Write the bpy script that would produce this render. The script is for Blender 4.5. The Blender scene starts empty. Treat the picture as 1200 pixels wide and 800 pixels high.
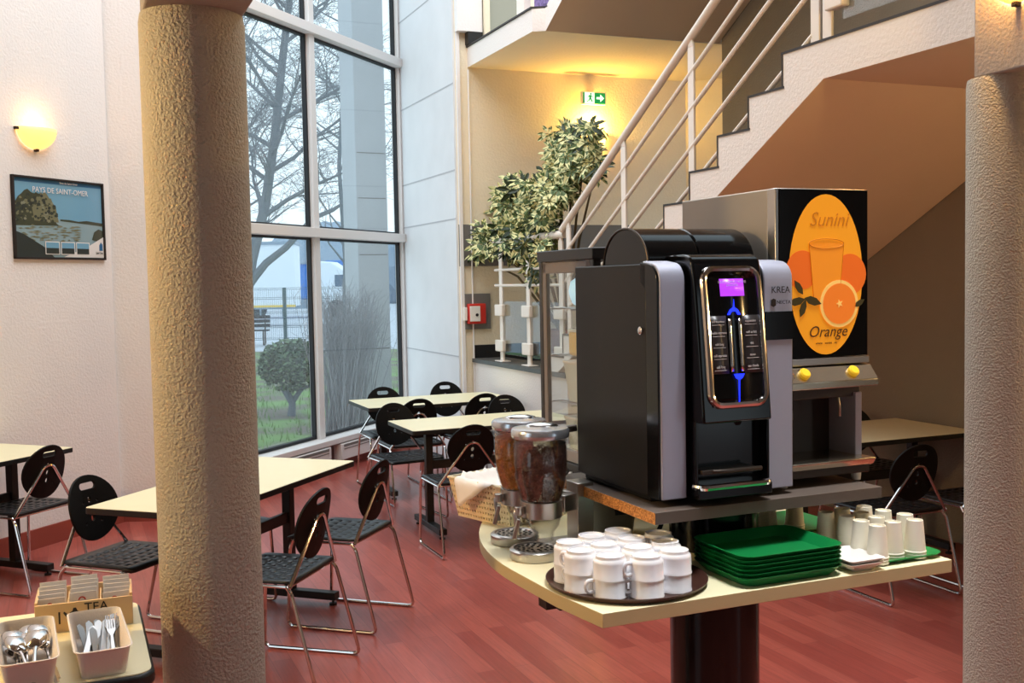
import bpy, bmesh, math, random
from mathutils import Vector, Matrix, Euler
random.seed(7)
C = bpy.context.scene.collection
PI = math.pi
A = 0.39641                      # the building grid is turned 22.7 degrees to the viewer
UA = Vector((math.cos(A), math.sin(A), 0)); UB = Vector((-math.sin(A), math.cos(A), 0))

# ------------------------------------------------------------------ camera
F, PITCH, ROLL, EYE = 1243.06, 0.05665, -0.018855, 1.7
cp, sp, cr, sr = math.cos(PITCH), math.sin(PITCH), math.cos(ROLL), math.sin(ROLL)
R1 = Matrix(((1, 0, 0), (0, -sp, -cp), (0, cp, -sp)))
R2 = Matrix(((cr, -sr, 0), (sr, cr, 0), (0, 0, 1)))
MM = R2 @ R1
cam = bpy.data.cameras.new('camera'); cam.sensor_width = 36; cam.lens = F / 1200 * 36
cam.clip_start = 0.05; cam.clip_end = 400
co = bpy.data.objects.new('camera', cam); C.objects.link(co)
rx, ry, rz_ = Vector(MM[0]), -Vector(MM[1]), -Vector(MM[2])
m4 = Matrix((rx, ry, rz_)).transposed().to_4x4(); m4.translation = (0, 0, EYE)
co.matrix_world = m4
bpy.context.scene.camera = co
def at(x, y, z):                 # point of the horizontal plane at height z
    d = MM.transposed() @ Vector(((x - 600) / F, (y - 400) / F, 1))
    return d * ((z - EYE) / d.z) + Vector((0, 0, EYE))
def at_depth(x, y, Y):
    d = MM.transposed() @ Vector(((x - 600) / F, (y - 400) / F, 1))
    return d * (Y / d.y) + Vector((0, 0, EYE))

# ------------------------------------------------------------------ materials
def lin(c):
    return tuple((v / 12.92 if v <= .04045 else ((v + .055) / 1.055) ** 2.4) for v in [q / 255 for q in c])
def mat(name, rgb, rough=.6, metal=0, bump=None, emit=None, spec=.5, var=None, coat=0, trans=0, ior=1.45):
    m = bpy.data.materials.new(name); m.use_nodes = True
    nt = m.node_tree; b = nt.nodes['Principled BSDF']
    c = (*lin(rgb), 1)
    b.inputs['Base Color'].default_value = c
    b.inputs['Roughness'].default_value = rough; b.inputs['Metallic'].default_value = metal
    b.inputs['Specular IOR Level'].default_value = spec
    b.inputs['Coat Weight'].default_value = coat; b.inputs['Coat Roughness'].default_value = .1
    b.inputs['Transmission Weight'].default_value = trans; b.inputs['IOR'].default_value = ior
    if emit:
        b.inputs['Emission Color'].default_value = (*lin(emit[0]), 1); b.inputs['Emission Strength'].default_value = emit[1]
    tc = nt.nodes.new('ShaderNodeTexCoord')
    if var:                      # gentle mottling of the colour: (scale, amount)
        n = nt.nodes.new('ShaderNodeTexNoise'); n.inputs['Scale'].default_value = var[0]; n.inputs['Detail'].default_value = 5
        nt.links.new(tc.outputs['Object'], n.inputs['Vector'])
        r = nt.nodes.new('ShaderNodeMapRange'); r.inputs[3].default_value = 1 - var[1]; r.inputs[4].default_value = 1 + var[1]
        r.inputs[1].default_value = .25; r.inputs[2].default_value = .75
        nt.links.new(n.outputs['Fac'], r.inputs[0])
        x = nt.nodes.new('ShaderNodeVectorMath'); x.operation = 'SCALE'; x.inputs[0].default_value = c[:3]
        nt.links.new(r.outputs[0], x.inputs['Scale']); nt.links.new(x.outputs[0], b.inputs['Base Color'])
    if bump:                     # (scale, strength, distance)
        n = nt.nodes.new('ShaderNodeTexNoise'); n.inputs['Scale'].default_value = bump[0]; n.inputs['Detail'].default_value = 3
        nt.links.new(tc.outputs['Object'], n.inputs['Vector'])
        u = nt.nodes.new('ShaderNodeBump'); u.inputs['Strength'].default_value = bump[1]; u.inputs['Distance'].default_value = bump[2]
        nt.links.new(n.outputs['Fac'], u.inputs['Height']); nt.links.new(u.outputs['Normal'], b.inputs['Normal'])
    return m
def glass(name, tint, refl=.06, rough=0.0):
    m = bpy.data.materials.new(name); m.use_nodes = True; nt = m.node_tree
    for n in list(nt.nodes):
        if n.type != 'OUTPUT_MATERIAL': nt.nodes.remove(n)
    out = [n for n in nt.nodes if n.type == 'OUTPUT_MATERIAL'][0]
    t = nt.nodes.new('ShaderNodeBsdfTransparent'); t.inputs[0].default_value = (*tint, 1)
    g = nt.nodes.new('ShaderNodeBsdfGlossy'); g.inputs['Roughness'].default_value = rough
    lw = nt.nodes.new('ShaderNodeLayerWeight'); lw.inputs['Blend'].default_value = .25
    mr = nt.nodes.new('ShaderNodeMapRange'); mr.inputs[3].default_value = refl; mr.inputs[4].default_value = .25
    mx = nt.nodes.new('ShaderNodeMixShader')
    nt.links.new(lw.outputs['Fresnel'], mr.inputs[0]); nt.links.new(mr.outputs[0], mx.inputs[0])
    nt.links.new(t.outputs[0], mx.inputs[1]); nt.links.new(g.outputs[0], mx.inputs[2]); nt.links.new(mx.outputs[0], out.inputs[0])
    return m
def shade(name, col, em, clear):
    m = mat(name, col, .4, emit=(col, em)); nt = m.node_tree
    out = [n for n in nt.nodes if n.type == 'OUTPUT_MATERIAL'][0]; b = nt.nodes['Principled BSDF']
    t = nt.nodes.new('ShaderNodeBsdfTransparent'); t.inputs[0].default_value = (1, .88, .68, 1); x = nt.nodes.new('ShaderNodeMixShader'); x.inputs[0].default_value = clear
    nt.links.new(b.outputs[0], x.inputs[1]); nt.links.new(t.outputs[0], x.inputs[2]); nt.links.new(x.outputs[0], out.inputs[0]); return m
def floor_mat():
    m = mat('red_plank_floor', (170, 90, 80), .28, spec=.5)
    nt = m.node_tree; b = nt.nodes['Principled BSDF']
    tc = nt.nodes.new('ShaderNodeTexCoord'); mp = nt.nodes.new('ShaderNodeMapping')
    mp.inputs['Rotation'].default_value = (0, 0, -(A + PI / 2))
    nt.links.new(tc.outputs['Object'], mp.inputs['Vector'])
    br = nt.nodes.new('ShaderNodeTexBrick'); br.offset = .37; br.offset_frequency = 2
    br.inputs['Color1'].default_value = (*lin((148, 70, 62)), 1); br.inputs['Color2'].default_value = (*lin((172, 90, 78)), 1)
    br.inputs['Mortar'].default_value = (*lin((118, 58, 52)), 1)
    br.inputs['Scale'].default_value = 1; br.inputs['Mortar Size'].default_value = .0012; br.inputs['Mortar Smooth'].default_value = .3
    br.inputs['Brick Width'].default_value = .85; br.inputs['Row Height'].default_value = .088; br.inputs['Bias'].default_value = -.1
    nt.links.new(mp.outputs[0], br.inputs['Vector'])
    mp2 = nt.nodes.new('ShaderNodeMapping'); mp2.inputs['Scale'].default_value = (3, 45, 1)
    nt.links.new(mp.outputs[0], mp2.inputs['Vector'])
    n = nt.nodes.new('ShaderNodeTexNoise'); n.inputs['Scale'].default_value = 1.6; n.inputs['Detail'].default_value = 6
    nt.links.new(mp2.outputs[0], n.inputs['Vector'])
    r = nt.nodes.new('ShaderNodeMapRange'); r.inputs[3].default_value = .86; r.inputs[4].default_value = 1.14; r.inputs[1].default_value = .3; r.inputs[2].default_value = .7
    nt.links.new(n.outputs['Fac'], r.inputs[0])
    x = nt.nodes.new('ShaderNodeVectorMath'); x.operation = 'SCALE'
    nt.links.new(br.outputs['Color'], x.inputs[0]); nt.links.new(r.outputs[0], x.inputs['Scale']); nt.links.new(x.outputs[0], b.inputs['Base Color'])
    return m
def chip_mat():
    m = mat('chipboard', (190, 120, 55), .9)
    nt = m.node_tree; b = nt.nodes['Principled BSDF']; tc = nt.nodes.new('ShaderNodeTexCoord')
    v = nt.nodes.new('ShaderNodeTexVoronoi'); v.inputs['Scale'].default_value = 260
    nt.links.new(tc.outputs['Object'], v.inputs['Vector'])
    rp = nt.nodes.new('ShaderNodeValToRGB')
    rp.color_ramp.elements[0].color = (*lin((120, 66, 24)), 1); rp.color_ramp.elements[1].color = (*lin((228, 152, 76)), 1)
    nt.links.new(v.outputs['Color'], rp.inputs[0]); nt.links.new(rp.outputs[0], b.inputs['Base Color'])
    return m
M = {}
M['wall'] = mat('white_wall_plaster', (230, 225, 222), .85, bump=(55, .35, .012), var=(1.2, .03))
M['concrete'] = mat('pale_grey_panel', (214, 214, 216), .8, var=(2.5, .05), bump=(30, .1, .004))
M['cream_wall'] = mat('cream_wall_plaster', (232, 218, 192), .85, bump=(45, .4, .012), var=(1.5, .03))
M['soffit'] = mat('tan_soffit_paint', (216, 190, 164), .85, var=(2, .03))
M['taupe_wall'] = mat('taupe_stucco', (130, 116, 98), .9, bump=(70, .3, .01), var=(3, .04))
M['stucco'] = mat('white_stucco', (226, 218, 212), .85, bump=(60, .35, .01))
M['column'] = mat('rough_grey_stucco', (178, 170, 154), .65, bump=(125, .9, .012))
M['beam'] = mat('beam_stucco', (150, 142, 136), .8, bump=(75, .35, .008))
M['floor'] = floor_mat()
M['base'] = mat('red_brown_skirting', (142, 66, 54), .5)
M['alu'] = mat('white_aluminium', (214, 210, 208), .45)
M['gasket'] = mat('black_gasket', (26, 28, 32), .6)
M['glass'] = glass('window_glass', (.95, .975, .985), .02)
M['clear'] = glass('clear_glass', (.95, .97, .97), .03)
M['acrylic'] = glass('acrylic', (.93, .93, .93), .04)
M['railing'] = mat('white_painted_steel', (226, 216, 206), .4)
M['nosing'] = mat('dark_nosing', (46, 40, 38), .6)
M['slate'] = mat('dark_grey_ledge', (78, 80, 80), .5, var=(8, .1))
M['grey'] = mat('grey_paint', (112, 108, 104), .7)
M['black'] = mat('black_plastic', (13, 13, 14), .5, spec=.2)
M['seat'] = mat('black_seat_plastic', (22, 23, 26), .34, spec=.5, bump=(25, .08, .004))
M['gloss_black'] = mat('gloss_black', (10, 10, 11), .14, spec=.35)
M['satin_black'] = mat('satin_black_cabinet', (24, 22, 21), .38, spec=.25)
M['chrome'] = mat('chrome', (214, 210, 208), .12, 1)
M['steel'] = mat('brushed_steel', (184, 178, 172), .32, 1)
M['cutlery'] = mat('worn_cutlery_steel', (150, 148, 148), .3, .9)
M['brass'] = mat('polished_steel_nose', (206, 196, 176), .25, 1)
M['dark_steel'] = mat('dark_steel', (76, 68, 62), .4, .75)
M['silver'] = mat('silver_paint', (176, 178, 194), .4, .3)
M['laminate'] = mat('cream_laminate', (236, 226, 186), .32, var=(14, .015))
M['laminate_edge'] = mat('cream_laminate_edge', (200, 184, 136), .4)
M['edge'] = mat('black_edge_band', (24, 23, 24), .45)
M['shelf'] = mat('dark_brown_laminate', (94, 82, 74), .45)
M['chip'] = chip_mat()
M['china'] = mat('white_china', (240, 238, 240), .22, coat=.3)
M['paper_cup'] = mat('white_paper_cup', (240, 232, 212), .6)
M['brown_tray'] = mat('brown_tray', (66, 40, 32), .35)
M['green'] = mat('green_plastic', (8, 120, 52), .4)
M['green_dark'] = mat('dark_green_plastic', (8, 118, 58), .4)
M['white_plastic'] = mat('white_plastic', (232, 226, 218), .5)
M['basket'] = mat('cream_basket_plastic', (240, 226, 190), .5)
M['paper'] = mat('white_paper', (240, 234, 228), .8)
M['bin'] = mat('off_white_textured_plastic', (224, 214, 206), .55, bump=(240, .25, .003))
M['pine'] = mat('pine_wood', (224, 190, 142), .6, var=(9, .06))
M['ink'] = mat('black_ink', (34, 26, 24), .7)
M['red'] = mat('red_paint', (196, 46, 36), .45)
M['tea_red'] = mat('red_print', (190, 50, 46), .7)
M['corn'] = mat('corn_flakes', (214, 138, 46), .7, bump=(70, 1, .02), var=(60, .35))
M['choc'] = mat('chocolate_flakes', (78, 44, 34), .6, bump=(60, 1, .02), var=(50, .35))
M['purple'] = mat('purple_screen', (90, 30, 140), .3, emit=((186, 66, 246), .95))
M['blue_led'] = mat('blue_led', (10, 20, 200), .3, emit=((22, 44, 255), 1.7))
M['white_ink'] = mat('white_print', (220, 216, 212), .6)
M['lid'] = mat('silver_lid', (206, 210, 218), .22, .85)
M['label'] = mat('dark_label', (52, 47, 46), .35)
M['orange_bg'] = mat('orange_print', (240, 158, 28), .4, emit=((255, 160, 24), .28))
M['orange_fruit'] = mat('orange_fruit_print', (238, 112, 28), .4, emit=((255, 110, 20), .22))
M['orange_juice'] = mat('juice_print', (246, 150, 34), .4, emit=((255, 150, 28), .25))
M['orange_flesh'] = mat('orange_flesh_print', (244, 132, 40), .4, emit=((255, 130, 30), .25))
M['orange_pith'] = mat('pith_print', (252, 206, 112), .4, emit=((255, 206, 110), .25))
M['leaf_print'] = mat('leaf_print', (70, 62, 22), .5)
M['brown_print'] = mat('brown_print', (96, 58, 14), .5)
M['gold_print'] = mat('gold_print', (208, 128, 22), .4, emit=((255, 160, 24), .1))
M['yellow_button'] = mat('yellow_button', (238, 196, 46), .35, emit=((255, 200, 40), .2))
M['sconce'] = shade('lit_alabaster_glass', (255, 214, 136), .8, .3)
M['sconce_hot'] = shade('bright_lit_glass', (255, 206, 90), 8, .3)
M['amber'] = shade('amber_glass', (236, 170, 96), .35, .7)
M['sign_green'] = mat('exit_green', (0, 140, 70), .4, emit=((0, 150, 80), .45))
M['sign_white'] = mat('exit_white', (235, 255, 240), .4, emit=((225, 255, 235), .75))
M['leaf_a'] = mat('variegated_leaf_green', (84, 104, 58), .45)
M['leaf_b'] = mat('variegated_leaf_cream', (222, 218, 160), .45)
M['leaf_c'] = mat('dark_leaf', (38, 52, 28), .45)
M['stem'] = mat('plant_stem', (96, 82, 56), .8)
M['pot'] = mat('terracotta_pot', (150, 84, 60), .8)
M['bark'] = mat('grey_bark', (104, 114, 124), .9)
M['twig'] = mat('bare_twig', (132, 132, 136), .9)
M['shrub_a'] = mat('shrub_leaf', (56, 78, 52), .5); M['shrub_b'] = mat('shrub_leaf_pale', (108, 132, 100), .5)
M['fence'] = mat('green_fence_steel', (44, 78, 82), .5)
M['trailer'] = mat('white_trailer', (226, 234, 242), .5); M['trailer_trim'] = mat('grey_trim', (130, 150, 168), .5)
M['yellow'] = mat('yellow_stripe', (236, 200, 90), .5)
M['blue'] = mat('blue_tarpaulin', (48, 122, 204), .5)
M['dark_glass'] = mat('dark_cab_glass', (70, 96, 120), .15)
M['tyre'] = mat('tyre_rubber', (40, 46, 54), .8)
M['asphalt'] = mat('pale_asphalt', (186, 192, 202), .9, var=(1, .05))
M['haze'] = mat('haze_tinted_trees', (142, 160, 178), 1)  # grey blue of the distance haze is put into the tree colour
M['bucket'] = mat('grey_bucket', (150, 150, 138), .5)
M['cable'] = mat('black_cable', (18, 18, 20), .5)
M['fridge'] = mat('black_fridge_frame', (30, 27, 27), .35); M['fridge_grey'] = mat('grey_fridge_gasket', (120, 114, 112), .5)
M['cheese'] = mat('yellow_food', (228, 196, 112), .5); M['tub'] = mat('pale_tub', (214, 220, 216), .4)
M['fridge_lamp'] = mat('fridge_lamp', (200, 240, 255), .4, emit=((170, 225, 255), .55))
def lawn_mat():
    m = mat('lawn_ground', (104, 150, 66), .95)
    nt = m.node_tree; b = nt.nodes['Principled BSDF']; tc = nt.nodes.new('ShaderNodeTexCoord')
    n = nt.nodes.new('ShaderNodeTexNoise'); n.inputs['Scale'].default_value = 1.1; n.inputs['Detail'].default_value = 8
    nt.links.new(tc.outputs['Object'], n.inputs['Vector'])
    rp = nt.nodes.new('ShaderNodeValToRGB'); e = rp.color_ramp.elements
    e[0].position = .42; e[0].color = (*lin((112, 106, 96)), 1); e[1].position = .60; e[1].color = (*lin((116, 150, 88)), 1)
    nt.links.new(n.outputs['Fac'], rp.inputs[0]); nt.links.new(rp.outputs[0], b.inputs['Base Color'])
    return m
M['lawn'] = lawn_mat()

# ------------------------------------------------------------------ mesh helpers
class MB:
    def __init__(s): s.bm = bmesh.new()
    def _m(s, faces, m):
        for f in faces: f.material_index = m
    def box(s, c, d, m=0, rz=0, rx=0, ry=0):
        r = bmesh.ops.create_cube(s.bm, size=1)
        T = Matrix.Translation(c) @ Euler((rx, ry, rz)).to_matrix().to_4x4() @ Matrix.Diagonal((*d, 1))
        bmesh.ops.transform(s.bm, matrix=T, verts=r['verts'])
        s._m({f for v in r['verts'] for f in v.link_faces}, m); return s
    def tube(s, pts, r, seg=8, m=0, closed=False, rads=None, cap=True):
        P = [Vector(p) for p in pts]; n = len(P); rings = []
        up = None
        for i in range(n):
            a = P[i - 1] if (i > 0 or closed) else P[i]; b = P[(i + 1) % n] if (i < n - 1 or closed) else P[i]
            t = (b - a).normalized() if (b - a).length > 1e-9 else Vector((0, 0, 1))
            if up is None:
                up = Vector((0, 0, 1)) if abs(t.z) < .9 else Vector((1, 0, 0))
            x = (up - t * up.dot(t))
            if x.length < 1e-6: x = t.orthogonal()
            x.normalize(); y = t.cross(x); up = x
            rr = rads[i] if rads else r
            rings.append([s.bm.verts.new(P[i] + x * (rr * math.cos(2 * PI * k / seg)) + y * (rr * math.sin(2 * PI * k / seg))) for k in range(seg)])
        for i in range(n if closed else n - 1):
            q, w = rings[i], rings[(i + 1) % n]
            for k in range(seg):
                f = s.bm.faces.new((q[k], q[(k + 1) % seg], w[(k + 1) % seg], w[k])); f.material_index = m
        if not closed and cap:
            f = s.bm.faces.new(rings[0][::-1]); f.material_index = m
            f = s.bm.faces.new(rings[-1]); f.material_index = m
        return s
    def lathe(s, prof, c=(0, 0, 0), seg=24, m=0, sx=1, sy=1, a0=0, a1=2 * PI):
        full = abs(a1 - a0 - 2 * PI) < 1e-6; n = seg if full else seg + 1
        rings = []
        for (r, z) in prof:
            if r < 1e-6: rings.append([s.bm.verts.new((c[0], c[1], c[2] + z))])
            else: rings.append([s.bm.verts.new((c[0] + sx * r * math.cos(a0 + (a1 - a0) * k / seg), c[1] + sy * r * math.sin(a0 + (a1 - a0) * k / seg), c[2] + z)) for k in range(n)])
        for q, w in zip(rings, rings[1:]):
            for k in range(seg):
                k2 = (k + 1) % n
                vs = [q[k % len(q)]] + ([q[k2]] if len(q) > 1 else []) + ([w[k2]] if len(w) > 1 else []) + [w[k % len(w)]]
                if len(set(vs)) >= 3:
                    f = s.bm.faces.new(vs); f.material_index = m
        return s
    def prism(s, poly, z0, z1, T=None, m=0, mb=None, mt=None):   # polygon in local xy, extruded along z
        lo = [s.bm.verts.new((x, y, z0)) for x, y in poly]; hi = [s.bm.verts.new((x, y, z1)) for x, y in poly]
        n = len(poly); fs = []
        f = s.bm.faces.new(lo[::-1]); f.material_index = m if mb is None else mb
        f = s.bm.faces.new(hi); f.material_index = m if mt is None else mt
        for k in range(n):
            f = s.bm.faces.new((lo[k], lo[(k + 1) % n], hi[(k + 1) % n], hi[k])); f.material_index = m
        if T is not None: bmesh.ops.transform(s.bm, matrix=T, verts=lo + hi)
        return s
    def plate(s, outer, holes, thick, T=None, m=0):              # flat plate with holes, outline in xy
        es = []; vs = []
        for loop in [outer] + holes:
            v = [s.bm.verts.new((x, y, 0)) for x, y in loop]; vs += v
            es += [s.bm.edges.new((v[i], v[(i + 1) % len(v)])) for i in range(len(v))]
        r = bmesh.ops.triangle_fill(s.bm, edges=es, use_beauty=True, use_dissolve=False)
        fs = [g for g in r['geom'] if isinstance(g, bmesh.types.BMFace)]
        s._m(fs, m)
        e = bmesh.ops.extrude_face_region(s.bm, geom=fs)
        nv = [g for g in e['geom'] if isinstance(g, bmesh.types.BMVert)]
        bmesh.ops.translate(s.bm, verts=nv, vec=(0, 0, thick))
        for v in nv:
            for f in v.link_faces: f.material_index = m
        if T is not None: bmesh.ops.transform(s.bm, matrix=T, verts=vs + nv)
        return s
    def flat(s, poly3, m=0):
        f = s.bm.faces.new([s.bm.verts.new(p) for p in poly3]); f.material_index = m; return s
    def build(s, name, mats, parent=None, bevel=0, smooth=.7, seg=2, solid=0):
        bmesh.ops.recalc_face_normals(s.bm, faces=s.bm.faces)
        me = bpy.data.meshes.new(name); s.bm.to_mesh(me); s.bm.free()
        for q in (mats if isinstance(mats, (list, tuple)) else [mats]): me.materials.append(q)
        if smooth:
            for p in me.polygons: p.use_smooth = True
            me.set_sharp_from_angle(angle=smooth)
        o = bpy.data.objects.new(name, me); C.objects.link(o)
        if parent is not None: o.parent = parent
        if solid:
            q = o.modifiers.new('solid', 'SOLIDIFY'); q.thickness = solid; q.offset = -1
        if bevel:
            b = o.modifiers.new('bevel', 'BEVEL'); b.width = bevel; b.segments = seg; b.limit_method = 'ANGLE'; b.angle_limit = .6
        return o
def circ(cx, cy, r, n=20, ry=None):
    ry = r if ry is None else ry
    return [(cx + r * math.cos(2 * PI * k / n), cy + ry * math.sin(2 * PI * k / n)) for k in range(n)]
def rrect(cx, cy, w, h, r, n=5):
    out = []
    for sx, sy, a in ((1, 1, 0), (-1, 1, PI / 2), (-1, -1, PI), (1, -1, 1.5 * PI)):
        for k in range(n + 1):
            t = a + PI / 2 * k / n
            out.append((cx + sx * (w / 2 - r) + r * math.cos(t), cy + sy * (h / 2 - r) + r * math.sin(t)))
    return out
def fillet(pts, r, n=4):
    P = [Vector(p) for p in pts]; out = [P[0]]
    for a, b, c in zip(P, P[1:], P[2:]):
        u = (a - b); w = (c - b); q = min(r, u.length * .45, w.length * .45)
        p0 = b + u.normalized() * q; p1 = b + w.normalized() * q
        for k in range(n + 1):
            t = k / n; out.append(p0 * (1 - t) ** 2 + b * 2 * t * (1 - t) + p1 * t * t)
    out.append(P[-1]); return out
def thing(name, label, cat, loc=(0, 0, 0), rz=0, group=None):
    o = bpy.data.objects.new(name, None); C.objects.link(o); o.empty_display_size = .1
    o.location = loc; o.rotation_euler = (0, 0, rz); o['label'] = label; o['category'] = cat
    if group: o['group'] = group
    return o
def tag(o, label, cat, group=None, kind=None):
    o['label'] = label; o['category'] = cat
    if group: o['group'] = group
    if kind: o['kind'] = kind
    return o
def struct(o, label=None):
    o['kind'] = 'structure'
    if label: o['label'] = label
    return o
def place(o, loc, rz=0):
    o.location = loc; o.rotation_euler = (0, 0, rz); return o
def dup(root, label, loc=None, rz=None, group=None):
    r = root.copy(); C.objects.link(r); r['label'] = label
    if loc is not None: r.location = loc
    if rz is not None: r.rotation_euler = (0, 0, rz)
    if group: r['group'] = group
    for ch in list(root.children):
        c = ch.copy(); C.objects.link(c); c.parent = r
        for g in list(ch.children):
            d = g.copy(); C.objects.link(d); d.parent = c
    return r
RX90 = Matrix.Rotation(PI / 2, 4, 'X')           # xy outline -> standing xz plane
def txt(s, size, m, parent, loc, name='lettering', rot=(PI / 2, 0, 0), shear=0, align='CENTER', wide=1, ext=.0004):
    cu = bpy.data.curves.new(name, 'FONT'); cu.body = s; cu.size = size; cu.align_x = align; cu.align_y = 'CENTER'
    cu.extrude = ext; cu.shear = shear; cu.resolution_u = 3
    t = bpy.data.objects.new(name, cu); C.objects.link(t)
    dg = bpy.context.evaluated_depsgraph_get()
    me = bpy.data.meshes.new_from_object(t.evaluated_get(dg)); bpy.data.objects.remove(t)
    me.materials.clear(); me.materials.append(m)
    o = bpy.data.objects.new(name, me); C.objects.link(o)
    if parent is not None: o.parent = parent
    o.location = loc; o.rotation_euler = rot; o.scale = (wide, 1, 1); return o

# ------------------------------------------------------------------ frames of the building
S0 = Vector((1.298, 5.804, 0))                   # foot of the stair string; local x across the flight, y along it
W0 = Vector((-1.13, 11.25, 0)); WA = math.atan2(.9287, .371)     # far end of the window wall; local x runs along the wall
L0 = Vector((-2.87, 7.66, 0))                    # corner of the left wall
def stw(s, t, z=0): return S0 + UA * s + UB * t + Vector((0, 0, z))

# ------------------------------------------------------------------ floor and walls
wl_ = [W0 + Vector((.371, .9287, 0)) * k + Vector((.9287, -.371, 0)) * -.05 for k in (-3.75, .1)]
b = MB(); b.prism([(wl_[0].x, wl_[0].y), (-2.9, 8.2), (-7.2, -2.6), (-7.2, -3.2), (8, -3.2), (8, 12), (wl_[1].x + .3, 12), (wl_[1].x, wl_[1].y)], -.1, 0); fl = struct(b.build('floor', M['floor'], smooth=0))
def stwall(name, s0, s1, t0, t1, z0, z1, m, label=None, bevel=0):
    b = MB(); b.box(((s0 + s1) / 2, (t0 + t1) / 2, (z0 + z1) / 2), (s1 - s0, t1 - t0, z1 - z0))
    return struct(place(b.build(name, m, smooth=0, bevel=bevel), S0, A), label)
# back wall of the stair hall
stwall('wall_back', -.12, 2.304, 4.29, 4.49, 0, 6, M['cream_wall'])
b = MB(); p0 = stw(2.304, 4.29); p1 = Vector((4.2, 9.62, 0)); d = (p1 - p0); L = d.length
b.box((L / 2, .1, 3), (L, .2, 6)); struct(place(b.build('wall_passage', M['cream_wall'], smooth=0), p0, math.atan2(d.y, d.x)))
stwall('trim_1', -.119, 1.68, 4.275, 4.292, 1.845, 2.225, M['grey'], 'grey painted band along the back wall')
# pilaster wall between the window and the stair hall, with panel joints
b = MB(); b.box((0, 0, 3), (.3, 1.66, 6))
for z in (1.02, 2.28, 2.72, 3.5, 4.4): b.box((-.151, 0, z), (.004, 1.66, .012), 1)
struct(place(b.build('wall_pilaster', [M['concrete'], mat('panel_joint', (176, 176, 180), .8)], smooth=0), stw(.012, 5.13), A))
b = MB(); b.box((0, 0, 3), (.03, .03, 6)); struct(place(b.build('trim_2', M['wall'], smooth=0), stw(-.1, 4.275), A))
b = MB(); b.tube([(0, 0, .02), (0, 0, 3.62)], .008); tag(place(b.build('conduit', M['wall']), stw(-.005, 4.262), A), 'thin vertical cable conduit on the cream wall above the red alarm box', 'pipe')
# side wall under and above the stairs
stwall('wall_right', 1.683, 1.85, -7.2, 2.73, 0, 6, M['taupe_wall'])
# low wall with the raised platform
stwall('wall_platform', 0, .12, 2.3, 4.27, 0, .965, M['stucco'])
stwall('trim_3', -.02, .3, 2.3, 4.27, .965, 1.0, M['slate'], 'dark stone ledge on top of the low white wall')
stwall('floor_platform', .3, 3.9, 2.60, 4.29, .85, .95, M['slate'])
stwall('baseboard_back', 0.0, 2.3, 4.27, 4.29, .95, 1.12, M['edge'])
# ceiling slab over the platform, white fascia
b = MB(); poly = [(0, 4.29), (0, 2.83), (.09, 2.78), (3.9, 2.73), (3.9, 4.29)]
b.prism(poly, 3.645, 3.82, m=1, mb=0)
o = struct(place(b.build('ceiling', [M['cream_wall'], M['stucco']], smooth=0), S0, A))
b = MB(); b.prism([(-.012, 4.29), (-.012, 2.83), (.09, 2.78), (.09, 2.74), (.2, 2.74), (.2, 4.29)], 3.822, 3.836); struct(place(b.build('trim_4', M['nosing'], smooth=0), S0, A), 'dark edge strip on top of the upper slab')
# left wall, baseboards, return beside the window
def lwall(name, x0, x1, y0, y1, z0, z1, m):
    b = MB(); b.box(((x0 + x1) / 2, (y0 + y1) / 2, (z0 + z1) / 2), (x1 - x0, y1 - y0, z1 - z0))
    return struct(place(b.build(name, m, smooth=0), L0, WA))
lwall('wall_left', -9, 0, 0, .25, 0, 6, M['wall'])
lwall('baseboard_left', -9, 0, -.018, 0, 0, .13, M['base'])
b = MB(); b.box((.17, .15, 3), (.36, .3, 6)); struct(place(b.build('wall_return', M['wall'], smooth=0), L0 + Vector((0, .02, 0)), .02))
b = MB(); b.box((.175, -.009, .065), (.38, .018, .13)); struct(place(b.build('baseboard_return', M['base'], smooth=0), L0 + Vector((0, .02, 0)), .02))

# unseen wall and ceiling behind the viewer, added to block sky light
b = MB(); b.box((1, -3.1, 3), (14, .2, 6)); struct(b.build('wall_blocker', M['grey'], smooth=0))
b = MB(); b.box((1, .2, 6.1), (14, 8.0, .2)); struct(b.build('ceiling_blocker', M['taupe_wall'], smooth=0))
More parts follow.
